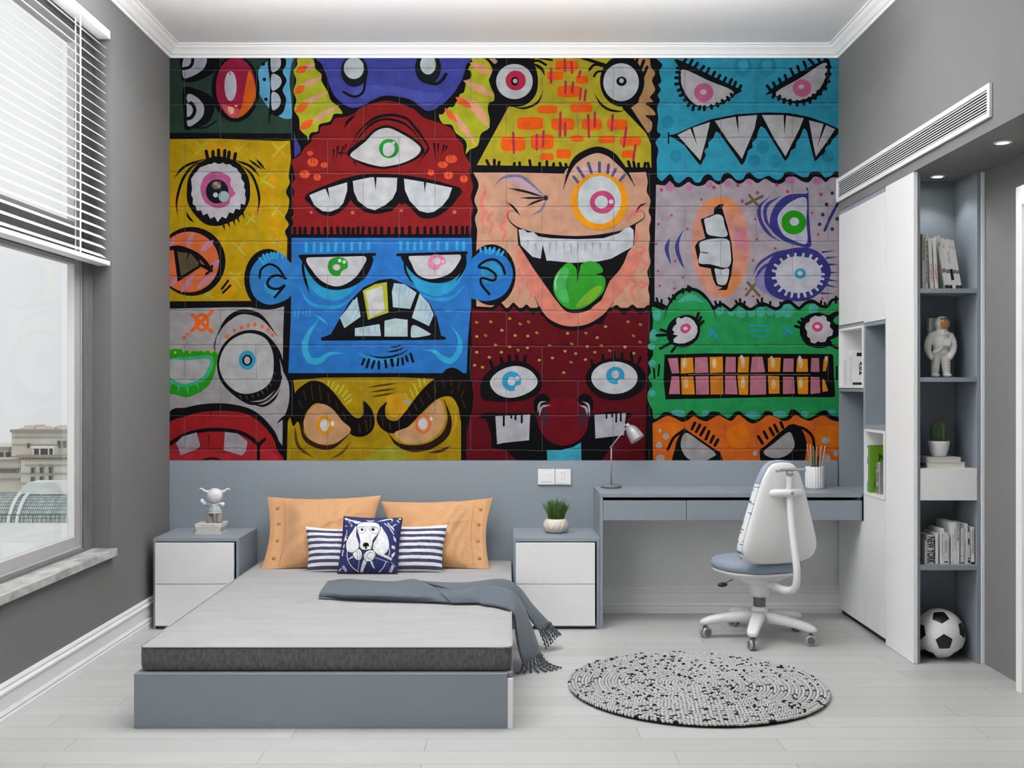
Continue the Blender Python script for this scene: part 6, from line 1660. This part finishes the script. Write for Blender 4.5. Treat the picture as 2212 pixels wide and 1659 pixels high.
NRM = np.array([list(RB @ v) for v in ico]+[list(RB @ v) for v in hexn]); hh = np.array([.9393]*12+[.9149]*20)
b = MB(); n_, m_ = 320, 200
vs = []
for j in range(m_+1):
    for k in range(n_):
        t = PI*j/m_; q = 2*PI*k/n_; vs.append((math.sin(t)*math.cos(q), math.sin(t)*math.sin(q), math.cos(t)))
V = np.array(vs); sc2 = V @ NRM.T/hh; so2 = np.sort(sc2, axis=1); gap = so2[:, -1]-so2[:, -2]
disp = 1-.010*np.exp(-(gap/.012)**2)
V2 = V*disp[:, None]*R_+np.array(bc)
fs = []; mi = []
for j in range(m_):
    for k in range(n_):
        f_ = (j*n_+k, (j+1)*n_+k, (j+1)*n_+(k+1) % n_, j*n_+(k+1) % n_); fs.append(f_)
        c_ = V[list(f_)].mean(0); mi.append(1 if int(np.argmax(NRM @ c_/hh)) < 12 else 0)
b.v = [tuple(p) for p in V2]; b.f = [list(f_) for f_ in fs]; b.mi = mi; b.sm = [True]*len(fs)
b.build('ball_shell', [mat('ball_white', 'e6e6e6', .35), mat('ball_black', '101012', .35)], fb)
# ------------------------------------------------------------------ astronaut figure on the middle shelf
AY = -1.045
def AZ(u, v, dy=0): return S(1980+u/4.743, 480+v/4.743, AY+dy)
M['figure_white'] = mat('matt_white_figure', 'dedcd8', .6)
an_ = root('astronaut_figurine', (2.1, AY, 1.3744), 'white astronaut figurine with gold visor standing on the bookcase shelf', 'figurine')
b = MB(); PXA = 1/4.743/(FPX/(AY-CAM_Y))
def R(u): return u*PXA
b.ball(AZ(245, 1235), (R(88), R(72), R(118)), 20, 14); b.ball(AZ(250, 1150), (R(100), R(66), R(50)), 20, 12); b.ball(AZ(245, 1330), (R(86), R(70), R(48)), 20, 12)
b.ball(AZ(257, 1040), (R(76), R(78), R(78)), 24, 16)
b.ball(AZ(255, 1112), (R(62), R(58), R(26)), 20, 10)
for pts, rs in (([(175, 1150, 0), (128, 1210, -.004), (112, 1290, -.012), (130, 1350, -.022), (150, 1385, -.028)], [44, 42, 40, 32, 26]), ([(325, 1150, 0), (365, 1215, -.004), (375, 1290, -.012), (362, 1345, -.020), (345, 1385, -.026)], [44, 40, 38, 32, 27])):
    P_ = catmull([AZ(u, v, d) for u, v, d in pts], False, .004); n0 = len(P_)
    b.tube(P_, [R(np.interp(i/(n0-1)*4, range(5), rs))*(1+.05*math.sin(i*1.9)) for i in range(n0)], 16)
    b.ball(P_[-1], R(27), 12, 8)
for x0_, x1_ in ((198, 185), (290, 308)):
    P_ = catmull([AZ(x0_, 1350), AZ((x0_+x1_)/2, 1450), AZ(x1_, 1555)], False, .003); n0 = len(P_)
    b.tube(P_, [R(56-20*i/n0)*(1+.045*math.sin(i*1.7)) for i in range(n0)], 18)
    q = AZ(x1_+8, 1562, -.01); b.ball((q[0], q[1], 1.3744+R(21)), (R(44), R(62), R(21)), 16, 8)
b.build('suit', M['figure_white'], an_, remesh=.0024)
MB().box(AZ(238, 0)[0], AZ(312, 0)[0], AY-.047, AY-.026, AZ(0, 1272)[2], AZ(0, 1198)[2]).build('chest_pack', M['figure_white'], an_, .004)
b = MB(); b.tube(catmull([AZ(262, 1272, -.036), AZ(240, 1305, -.040), AZ(200, 1328, -.040), AZ(165, 1335, -.030)], False, .004), R(10), 8); b.build('hose', M['figure_white'], an_)
MB().box(AZ(150, 0)[0], AZ(330, 0)[0], AY+.030, AY+.062, AZ(0, 1250)[2], AZ(0, 975)[2]).build('backpack', M['figure_white'], an_, .005)
# visor: part of a sphere in front of the helmet
b = MB(); hc = Vector(AZ(257, 1040)); vs = []; na, nb_ = 20, 14
for j in range(nb_+1):
    for i in range(na+1):
        a = -PI/2+.22+(i/na-.5)*1.55; e = (j/nb_-.5)*1.5+.0; k_ = R(80.5)
        vs.append(tuple(hc+Vector((math.cos(e)*math.cos(a), math.cos(e)*math.sin(a), math.sin(e)))*k_))
b.add(vs, [(j*(na+1)+i, j*(na+1)+i+1, (j+1)*(na+1)+i+1, (j+1)*(na+1)+i) for j in range(nb_) for i in range(na)], 0, True)
b.build('visor', mat('gold_visor', 'c89a5c', .22, metal=.7), an_, solid=.002)
# ------------------------------------------------------------------ books and toy figure on the left nightstand
G4 = 'books stacked under the toy figurine'; yb = -.285
def stk(px0, px1, z0, z1, d_, lab, y0, col):
    p = FPX/(y0-CAM_Y); x0, x1 = (px0-1100)/p, (px1-1100)/p
    r = root('book', (x0, y0, z0), lab, 'book', G4); c = .0018; t = cover(col)
    b = MB(); b.box(x0, x1, y0, y0+d_, z0+.0004, z0+c); b.box(x0, x1, y0, y0+d_, z1-c, z1); b.box(x0, x1, y0, y0+c, z0+c, z1-c); b.build('cover', t, r)
    b = MB(); b.box(x0+.003, x1-.0015, y0+c+.0002, y0+d_-.004, z0+c+.0001, z1-c-.0001); b.build('pages', PAGE, r); return r
stk(421, 478, .4992, .5155, .14, 'pale book at the bottom of the stack under the toy figurine', yb, 'c8c4c0')
stk(425, 475, .5157, .5240, .135, 'thin pale booklet second from the bottom under the toy figurine', yb+.002, 'd0ccc8')
stk(422, 477, .5242, .5395, .14, 'grey-white book second from the top under the toy figurine', yb+.001, 'c4c2bc')
r_ = stk(421, 479, .5397, .5580, .14, 'white book with small grey lettering directly under the toy figurine', yb, 'dcdad6')
b = MB(); rn = random.Random(3); x_ = r_.location.x+.028
while x_ < r_.location.x+.112: l_ = rn.uniform(.002, .005); b.box(x_, x_+l_, yb-.0005, yb-.00005, .5475, .5475+rn.choice((.0025, .0035))); x_ += l_+.0014
b.build('lettering', INK['s'], r_)
FYY = -.235; ft = .5580
def KZ(u, v, dy=0): return S(410+u/12.764, 1040+v/12.764, FYY+dy)
kp = 1/12.764/(FPX/(FYY-CAM_Y))
tf = root('toy_figurine', (KZ(690, 0)[0], FYY, ft), 'white horned toy figurine in a pale jacket and grey trousers on a book stack', 'figurine')
b = MB(); b.ball(KZ(690, 395), (218*kp, 200*kp, 212*kp), 24, 16)
for pts in ([(520, 290), (430, 275), (350, 215), (300, 195), (268, 215)], [(860, 290), (940, 270), (1020, 220), (1070, 200), (1105, 230)]):
    P_ = catmull([KZ(*q) for q in pts], False, .003); n0 = len(P_); b.tube(P_, [kp*np.interp(i/(n0-1), [0, .5, 1], [52, 34, 16]) for i in range(n0)], 12); b.ball(P_[-1], 17*kp, 8, 6)
b.build('head', mat('toy_white_vinyl', 'dcdade', .5), tf, remesh=.0022)
b = MB()
for pts in ([(450, 625), (390, 600), (340, 540)], [(850, 630), (905, 632)]):
    b.tube([KZ(*q, -.006) for q in pts], 52*kp, 12); b.ball(KZ(*pts[-1], -.006), (62*kp, 58*kp, 66*kp), 14, 10)
b.build('hand', mat('toy_white_hand', 'dedaea', .5), tf, remesh=.0022)
b = MB(); zc_ = KZ(0, 850)[2]
b.lathe([(200*kp, zc_-ft), (196*kp, KZ(0, 800)[2]-ft), (165*kp, KZ(0, 700)[2]-ft), (140*kp, KZ(0, 620)[2]-ft), (100*kp, KZ(0, 585)[2]-ft), (.001, KZ(0, 575)[2]-ft)], (KZ(690, 0)[0], FYY, ft), 32, rad=lambda r, a, z: r*(1-.22*abs(math.sin(a))))
b.tube([KZ(600, 625, -.004), KZ(520, 635, -.006), KZ(450, 630, -.006)], [62*kp, 56*kp, 56*kp], 14); b.tube([KZ(780, 620), KZ(860, 630)], 62*kp, 14)
b.build('jacket', mat('toy_pale_jacket', 'a8b6b8', .8), tf)
b = MB(); b.lathe([(198*kp, zc_-ft-.0035), (208*kp, zc_-ft-.001), (206*kp, zc_-ft+.0012), (196*kp, zc_-ft+.003)], (KZ(690, 0)[0], FYY, ft), 32, rad=lambda r, a, z: r*(1-.22*abs(math.sin(a))))
for q0, q1_ in (((668, 640), (660, 850)), ((590, 735), (525, 815)), ((745, 735), (815, 805))): b.tube([KZ(*q0, -.0245 if q0[1] == 640 else -.0268), KZ(*q1_, -.0325 if q1_[1] == 850 else -.0290)], .0011, 6)
for s_ in (-1, 1): b.tube([KZ(690-s_*20, 640, -.0245), KZ(690-s_*80, 625, -.0225), KZ(690-s_*130, 600, -.010)], [.001, .0028, .0022], 8)
b.build('jacket_trim', mat('toy_white_trim', 'e8e8e4', .7), tf)
for u in (552, 815):
    b = MB(); zt_ = KZ(0, 870)[2]-ft; b.lathe([(92*kp, .0004), (100*kp, .003), (88*kp, zt_*.5), (80*kp, zt_), (60*kp, zt_+.004)], (KZ(u, 0)[0], FYY, ft), 24); b.build('trouser_leg', mat('toy_grey_trousers', '8c8480', .8), tf)
# ------------------------------------------------------------------ contents of the two cubby boxes
def facing(px0, y0, th_, z0, h_, w_, col, lab, grp, name='book'):
    """book standing with its cover towards -Y and its spine towards the room (-X)"""
    r = root(name, (px0, y0, z0), lab, 'book', grp); c = .0016; t = cover(col)
    b = MB(); b.box(px0, px0+w_, y0, y0+c, z0+.0003, z0+h_); b.box(px0, px0+w_, y0+th_-c, y0+th_, z0+.0003, z0+h_); b.box(px0, px0+c, y0+c, y0+th_-c, z0+.0003, z0+h_); b.build('cover', t, r)
    b = MB(); b.box(px0+c+.0001, px0+w_-.003, y0+c+.0001, y0+th_-c-.0001, z0+.002, z0+h_-.002); b.build('pages', PAGE, r); return r
G5 = 'white books in the white cubby box'; z5 = 1.3358
r_ = facing(1.948, -.225, .016, z5, .190, .135, 'dcdcdc', 'white book with large black capitals facing the room in the upper white box', G5)
for i, tline in enumerate(('A', 'IN', 'M')): text_mesh(tline, 'cover_title', .031, Matrix.Translation((.037, -.0006, .122-.026*i)) @ Matrix.Rotation(PI/2, 4, 'X'), INK['k'], r_, 1.0, bold=.001, align='LEFT')
b = MB(); b.box(1.9485, 2.08, -.2256, -.2251, z5+.004, z5+.018); b.box(1.972, 2.08, -.2256, -.2251, z5+.166, z5+.186); b.build('cover_band', INK['k'], r_)
facing(1.948, -.198, .022, z5, .165, .13, 'd4d2cc', 'thick cream book behind the black-lettered one in the upper white box', G5)
facing(1.946, -.158, .030, z5, .205, .13, 'e2e2e0', 'tallest white book in the upper white box', G5)
facing(1.948, -.112, .014, z5, .150, .12, 'dadada', 'short white book third from the wall in the upper white box', G5)
facing(1.948, -.092, .018, z5, .146, .12, 'd0d0d0', 'short pale book nearest the wall in the upper white box', G5)
G6 = 'books in the lower white cubby box'; z6 = .7577
r_ = facing(1.945, -.497, .012, z6, .252, .17, '3c7c98', 'slim blue and white book behind the green one in the lower white box', G6)
b = MB(); b.box(1.9443, 1.9449, -.4965, -.4855, z6+.06, z6+.15); b.box(1.9443, 1.9449, -.4965, -.4855, z6+.19, z6+.24); b.build('spine_label', INK['w'], r_)
r_ = facing(1.945, -.530, .026, z6, .256, .18, '5c8c10', 'bright green book with black lettering in the lower white box', G6)
text_mesh('N', 'cover_title', .045, Matrix.Translation((.046, -.0006, .190)) @ Matrix.Rotation(PI/2, 4, 'X'), INK['k'], r_, .9, bold=.002, align='LEFT')
text_mesh('I', 'cover_title', .045, Matrix.Translation((.024, -.0006, .040)) @ Matrix.Rotation(PI/2, 4, 'X'), INK['k'], r_, .9)
rd = root('silver_radio', (2.0, -.6, z6), 'small silver tabletop radio with two round speakers in front of the green book', 'radio')
b = MB(); b.box(1.962, 2.14, -.618, -.566, z6+.0004, z6+.168); b.build('radio_body', mat('brushed_silver', 'b4b4b8', .3, metal=.8), rd, .006)
for z_ in (.050, .118):
    b = MB(); b.tube([(1.9615, -.592, z6+z_), (1.9595, -.592, z6+z_)], .0195, 24); b.tube([(1.9595, -.592, z6+z_), (1.9590, -.592, z6+z_)], .015, 20, 1); b.build('speaker_ring', [M['chrome'], M['caster_grey']], rd)
# ------------------------------------------------------------------ the city outside the window
M['stone'] = mat('cream_stone', 'dedad0', .9, noise=(.25, .9, 1.06)); M['stone_dark'] = mat('stone_moulding', 'a8a498', .9)
M['pane_far'] = mat('dark_far_window', '565c60', .4); M['roof_pale'] = mat('pale_roof_sheet', 'e6eae8', .7, noise=(.2, .9, 1.03))
M['rib'] = mat('white_roof_rib', 'f2f4f2', .6)
D1 = 300.0
def far(px, py, d=D1): return ((px-1100)/FPX*d, CAM_Y+d, CAM_Z-(py-835)/FPX*d)
def fbox(b, x0, x1, y0, y1, d, dep, mi=0):
    a = far(x0, y1, d); c = far(x1, y0, d); b.box(a[0], c[0], a[1], a[1]+dep, a[2], c[2], mi)
bm = root('stone_building', far(120, 1300, D1), 'large cream stone building with dark windows outside the left window', 'building')
b = MB(); fbox(b, 25, 330, 931, 985, D1+4, 40); fbox(b, 45, 330, 985, 1300, D1, 44); b.build('wall', M['stone'], bm)
b = MB(); fbox(b, 21, 332, 928, 934, D1+3, 3); fbox(b, 34, 332, 983, 989, D1-1, 3); fbox(b, 36, 332, 991, 994, D1-.6, 3); fbox(b, 52, 332, 1004, 1005.5, D1-.4, 3); fbox(b, 46, 332, 1022, 1024, D1-.5, 3); fbox(b, 46, 332, 1043, 1045, D1-.3, 3); fbox(b, 26, 332, 944, 945.3, D1+3.6, 3); fbox(b, 26, 332, 960, 961, D1+3.6, 3)
for k in range(40): fbox(b, 46+k*7, 48.5+k*7, 989, 992, D1-.8, 2)
b.build('cornice', M['stone_dark'], bm)
for (x0, x1, y0, y1, d) in [(59, 62.5, 958.5, 967, D1+4), (73, 84, 970, 984, D1+1.6), (87, 103.5, 969, 984, D1+1.6), (106, 114, 969, 982, D1+1.6), (124.5, 129, 953, 967, D1+4), (136.5, 142, 953, 967, D1+4), (67, 73.5, 1011, 1024, D1), (86, 92.5, 1010, 1023, D1), (105.5, 112, 1009, 1021.5, D1), (67, 73.5, 1031, 1041, D1), (86, 92.5, 1030, 1040, D1), (105.5, 112, 1028, 1038.5, D1), (158, 165, 1008, 1021, D1), (180, 187, 1008, 1021, D1), (203, 210, 1008, 1021, D1), (158, 165, 1030, 1041, D1), (180, 187, 1030, 1041, D1)]:
    w_ = MB(); fbox(w_, x0, x1, y0, y1, d-.35, .5); fo = w_.build('window', M['pane_far'], bm)
    s_ = MB(); fbox(s_, x0-1, x1+1, y0-1.2, y0-.1, d-.6, .7); fbox(s_, x0-1, x0-.1, y0, y1, d-.5, .6); fbox(s_, x1+.1, x1+1, y0, y1, d-.5, .6); s_.build('window_surround', M['stone_dark'], fo)
for x in (89, 108.7):           # round arches over two windows
    a = far(x, 1008, D1-.5); b = MB(); b.tube([(a[0]+.68*math.cos(q), a[1], a[2]+.68*math.sin(q)) for q in [PI*k/10 for k in range(11)]], .09, 6); b.build('arch_moulding', M['stone_dark'], bm)
b = MB(); fbox(b, 66, 117, 964, 969, D1+.8, 4); fbox(b, 70, 73, 969, 985, D1+1, 3); fbox(b, 84, 87, 969, 985, D1+1, 3); fbox(b, 103.5, 106, 969, 985, D1+1, 3); fbox(b, 114, 117, 969, 985, D1+1, 3); b.build('balcony_porch', M['rib'], bm)
b = MB()
for x0, x1, y0 in ((52, 73, 919), (40, 50, 925), (77, 86, 922), (103, 118, 923), (123, 190, 919)): fbox(b, x0, x1, y0, 931, D1+12, 8)
b.tube([far(81, 922, D1+14), far(81, 917, D1+14)], .12, 5); b.build('roof_structure', M['stone'], bm)
b2 = root('low_building', far(0, 1300, D1+10), 'lower pale building with a colonnade left of the large stone building', 'building')
b = MB(); fbox(b, -120, 18, 968, 1300, D1+14, 30); fbox(b, -120, 44, 991, 1300, D1+6, 8); b.build('wall', M['stone'], b2)
b = MB(); fbox(b, -120, 20, 966, 970, D1+13, 3); fbox(b, -120, 45, 993, 996, D1+5, 2); fbox(b, -120, 40, 1011, 1013, D1+5, 2); fbox(b, -120, 40, 1034, 1036, D1+5, 2); b.build('cornice', M['stone_dark'], b2)
for k in range(9): w_ = MB(); fbox(w_, 12.5-k*15, 20.5-k*15, 977, 987.5, D1+13.6 if k else D1+13.6, .8); w_.build('window', M['pane_far'], b2)
b = MB()
for k in range(22): fbox(b, 36-k*4.4, 37.6-k*4.4, 1014, 1022, D1+5.2, 1)
b.build('baluster_row', M['stone_dark'], b2)
# glazed vault in front of it
def vault_mat():
    m = bpy.data.materials.new('glazed_roof'); m.use_nodes = True; n = m.node_tree.nodes; L = m.node_tree.links
    bs = n['Principled BSDF']; bs.inputs['Roughness'].default_value = .4
    at_ = n.new('ShaderNodeAttribute'); at_.attribute_name = 'Col'; L.new(at_.outputs['Color'], bs.inputs['Base Color']); return m
gv = root('glass_vault_roof', far(0, 1180, 200), 'rounded glazed market-hall roof with white ribs outside the left window', 'roof')
DV = 200.0; c0 = far(146, 1170, DV); R = (1170-1072)/FPX*DV; xr = c0[0]-R*.30; xl = far(-330, 1170, DV)[0]
b = MB(); b.col = []; nrow, ncol = 14, 120; random.seed(9)
def vp(s, t):      # s along the roof (0..1), t up the curve (0..1)
    q = t*PI/2*.93; z = c0[2]+R*math.sin(q); rr = R*math.cos(q)
    L0 = abs(xr-xl)
    if s < .82: return (xl+L0*s/.82, c0[1]+R-rr, z)
    a = (s-.82)/.18*PI/2; return (xr+rr*math.sin(a)*.75, c0[1]+R-rr*math.cos(a), z)
o = len(b.v)
for j in range(nrow+1):
    for i in range(ncol+1): b.v.append(vp(i/ncol, j/nrow))
for j in range(nrow):
    for i in range(ncol):
        q = o+j*(ncol+1)+i; b.f.append([q, q+1, q+ncol+2, q+ncol+1]); b.mi.append(0); b.sm.append(False)
        g = random.choice(['9aa8a6', 'a8b4b2', '8e9c9a', 'b4bebc']) if j < 4 else random.choice(['c0cccc', 'b4c2c0', 'ccd6d4', 'aebbb9'])
        b.col.append(lin(g))
b.build('glass_panes', vault_mat(), gv)
M['bar'] = mat('dark_glazing_bar', '4c5858', .6)
b = MB()
for j in range(nrow+1): b.tube([vp(i/40, j/nrow) for i in range(41)], .055, 4, caps=False)
for i in range(ncol+1): b.tube([vp(i/ncol, j/nrow) for j in range(nrow+1)], .04, 4, caps=False)
b.build('glazing_bar_grid', M['bar'], gv)
for px in (12, 30):
    b = MB(); s0 = (far(px, 1170, DV)[0]-xl)/abs(xr-xl)*.82
    b.tube([Vector(vp(s0+.010*(1-j/nrow), j/nrow))+Vector((0, -.3, .2)) for j in range(nrow+1)], .34, 6); b.build('roof_rib', M['rib'], gv)
b = MB(); z1 = c0[2]+R*math.sin(PI/2*.93)
b.prism([(far(2, 1, DV)[0], z1-.2), (far(112, 1, DV)[0], z1-.2), (far(92, 1, DV)[0], z1+2.1), (far(28, 1, DV)[0], z1+2.1)], c0[1]+R*.7, c0[1]+R*1.3); b.build('roof_lantern', M['roof_pale'], gv)
b = MB(); b.box(xl, xr+R*.9, c0[1]-1.6, c0[1]+2*R, c0[2]-1.2, c0[2]); b.build('eaves_gutter', M['rib'], gv)
# pale roofs below
rb = root('flat_roof_block', far(0, 1260, 150), 'pale flat-roofed block in front of the glazed roof outside', 'building')
a = far(-400, 1200, 150); MB().box(a[0], far(330, 1200, 150)[0], a[1]-60, a[1]+40, a[2]-30, a[2]-.5).build('wall', M['roof_pale'], rb)
b = MB()
for k in range(60): x = a[0]+k*.8; b.tube([(x, a[1]+40, a[2]-.4), (x, a[1]+40, a[2]+.9)], .05, 4)
b.tube([(a[0], a[1]+40, a[2]+.9), (a[0]+48, a[1]+40, a[2]+.9)], .07, 5); b.build('railing', M['bar'], rb)
st(MB().box(-500, 300, -200, 700, -62, -60).build('ground', mat('city_ground', 'c8cac8', .9)))
build_mural()
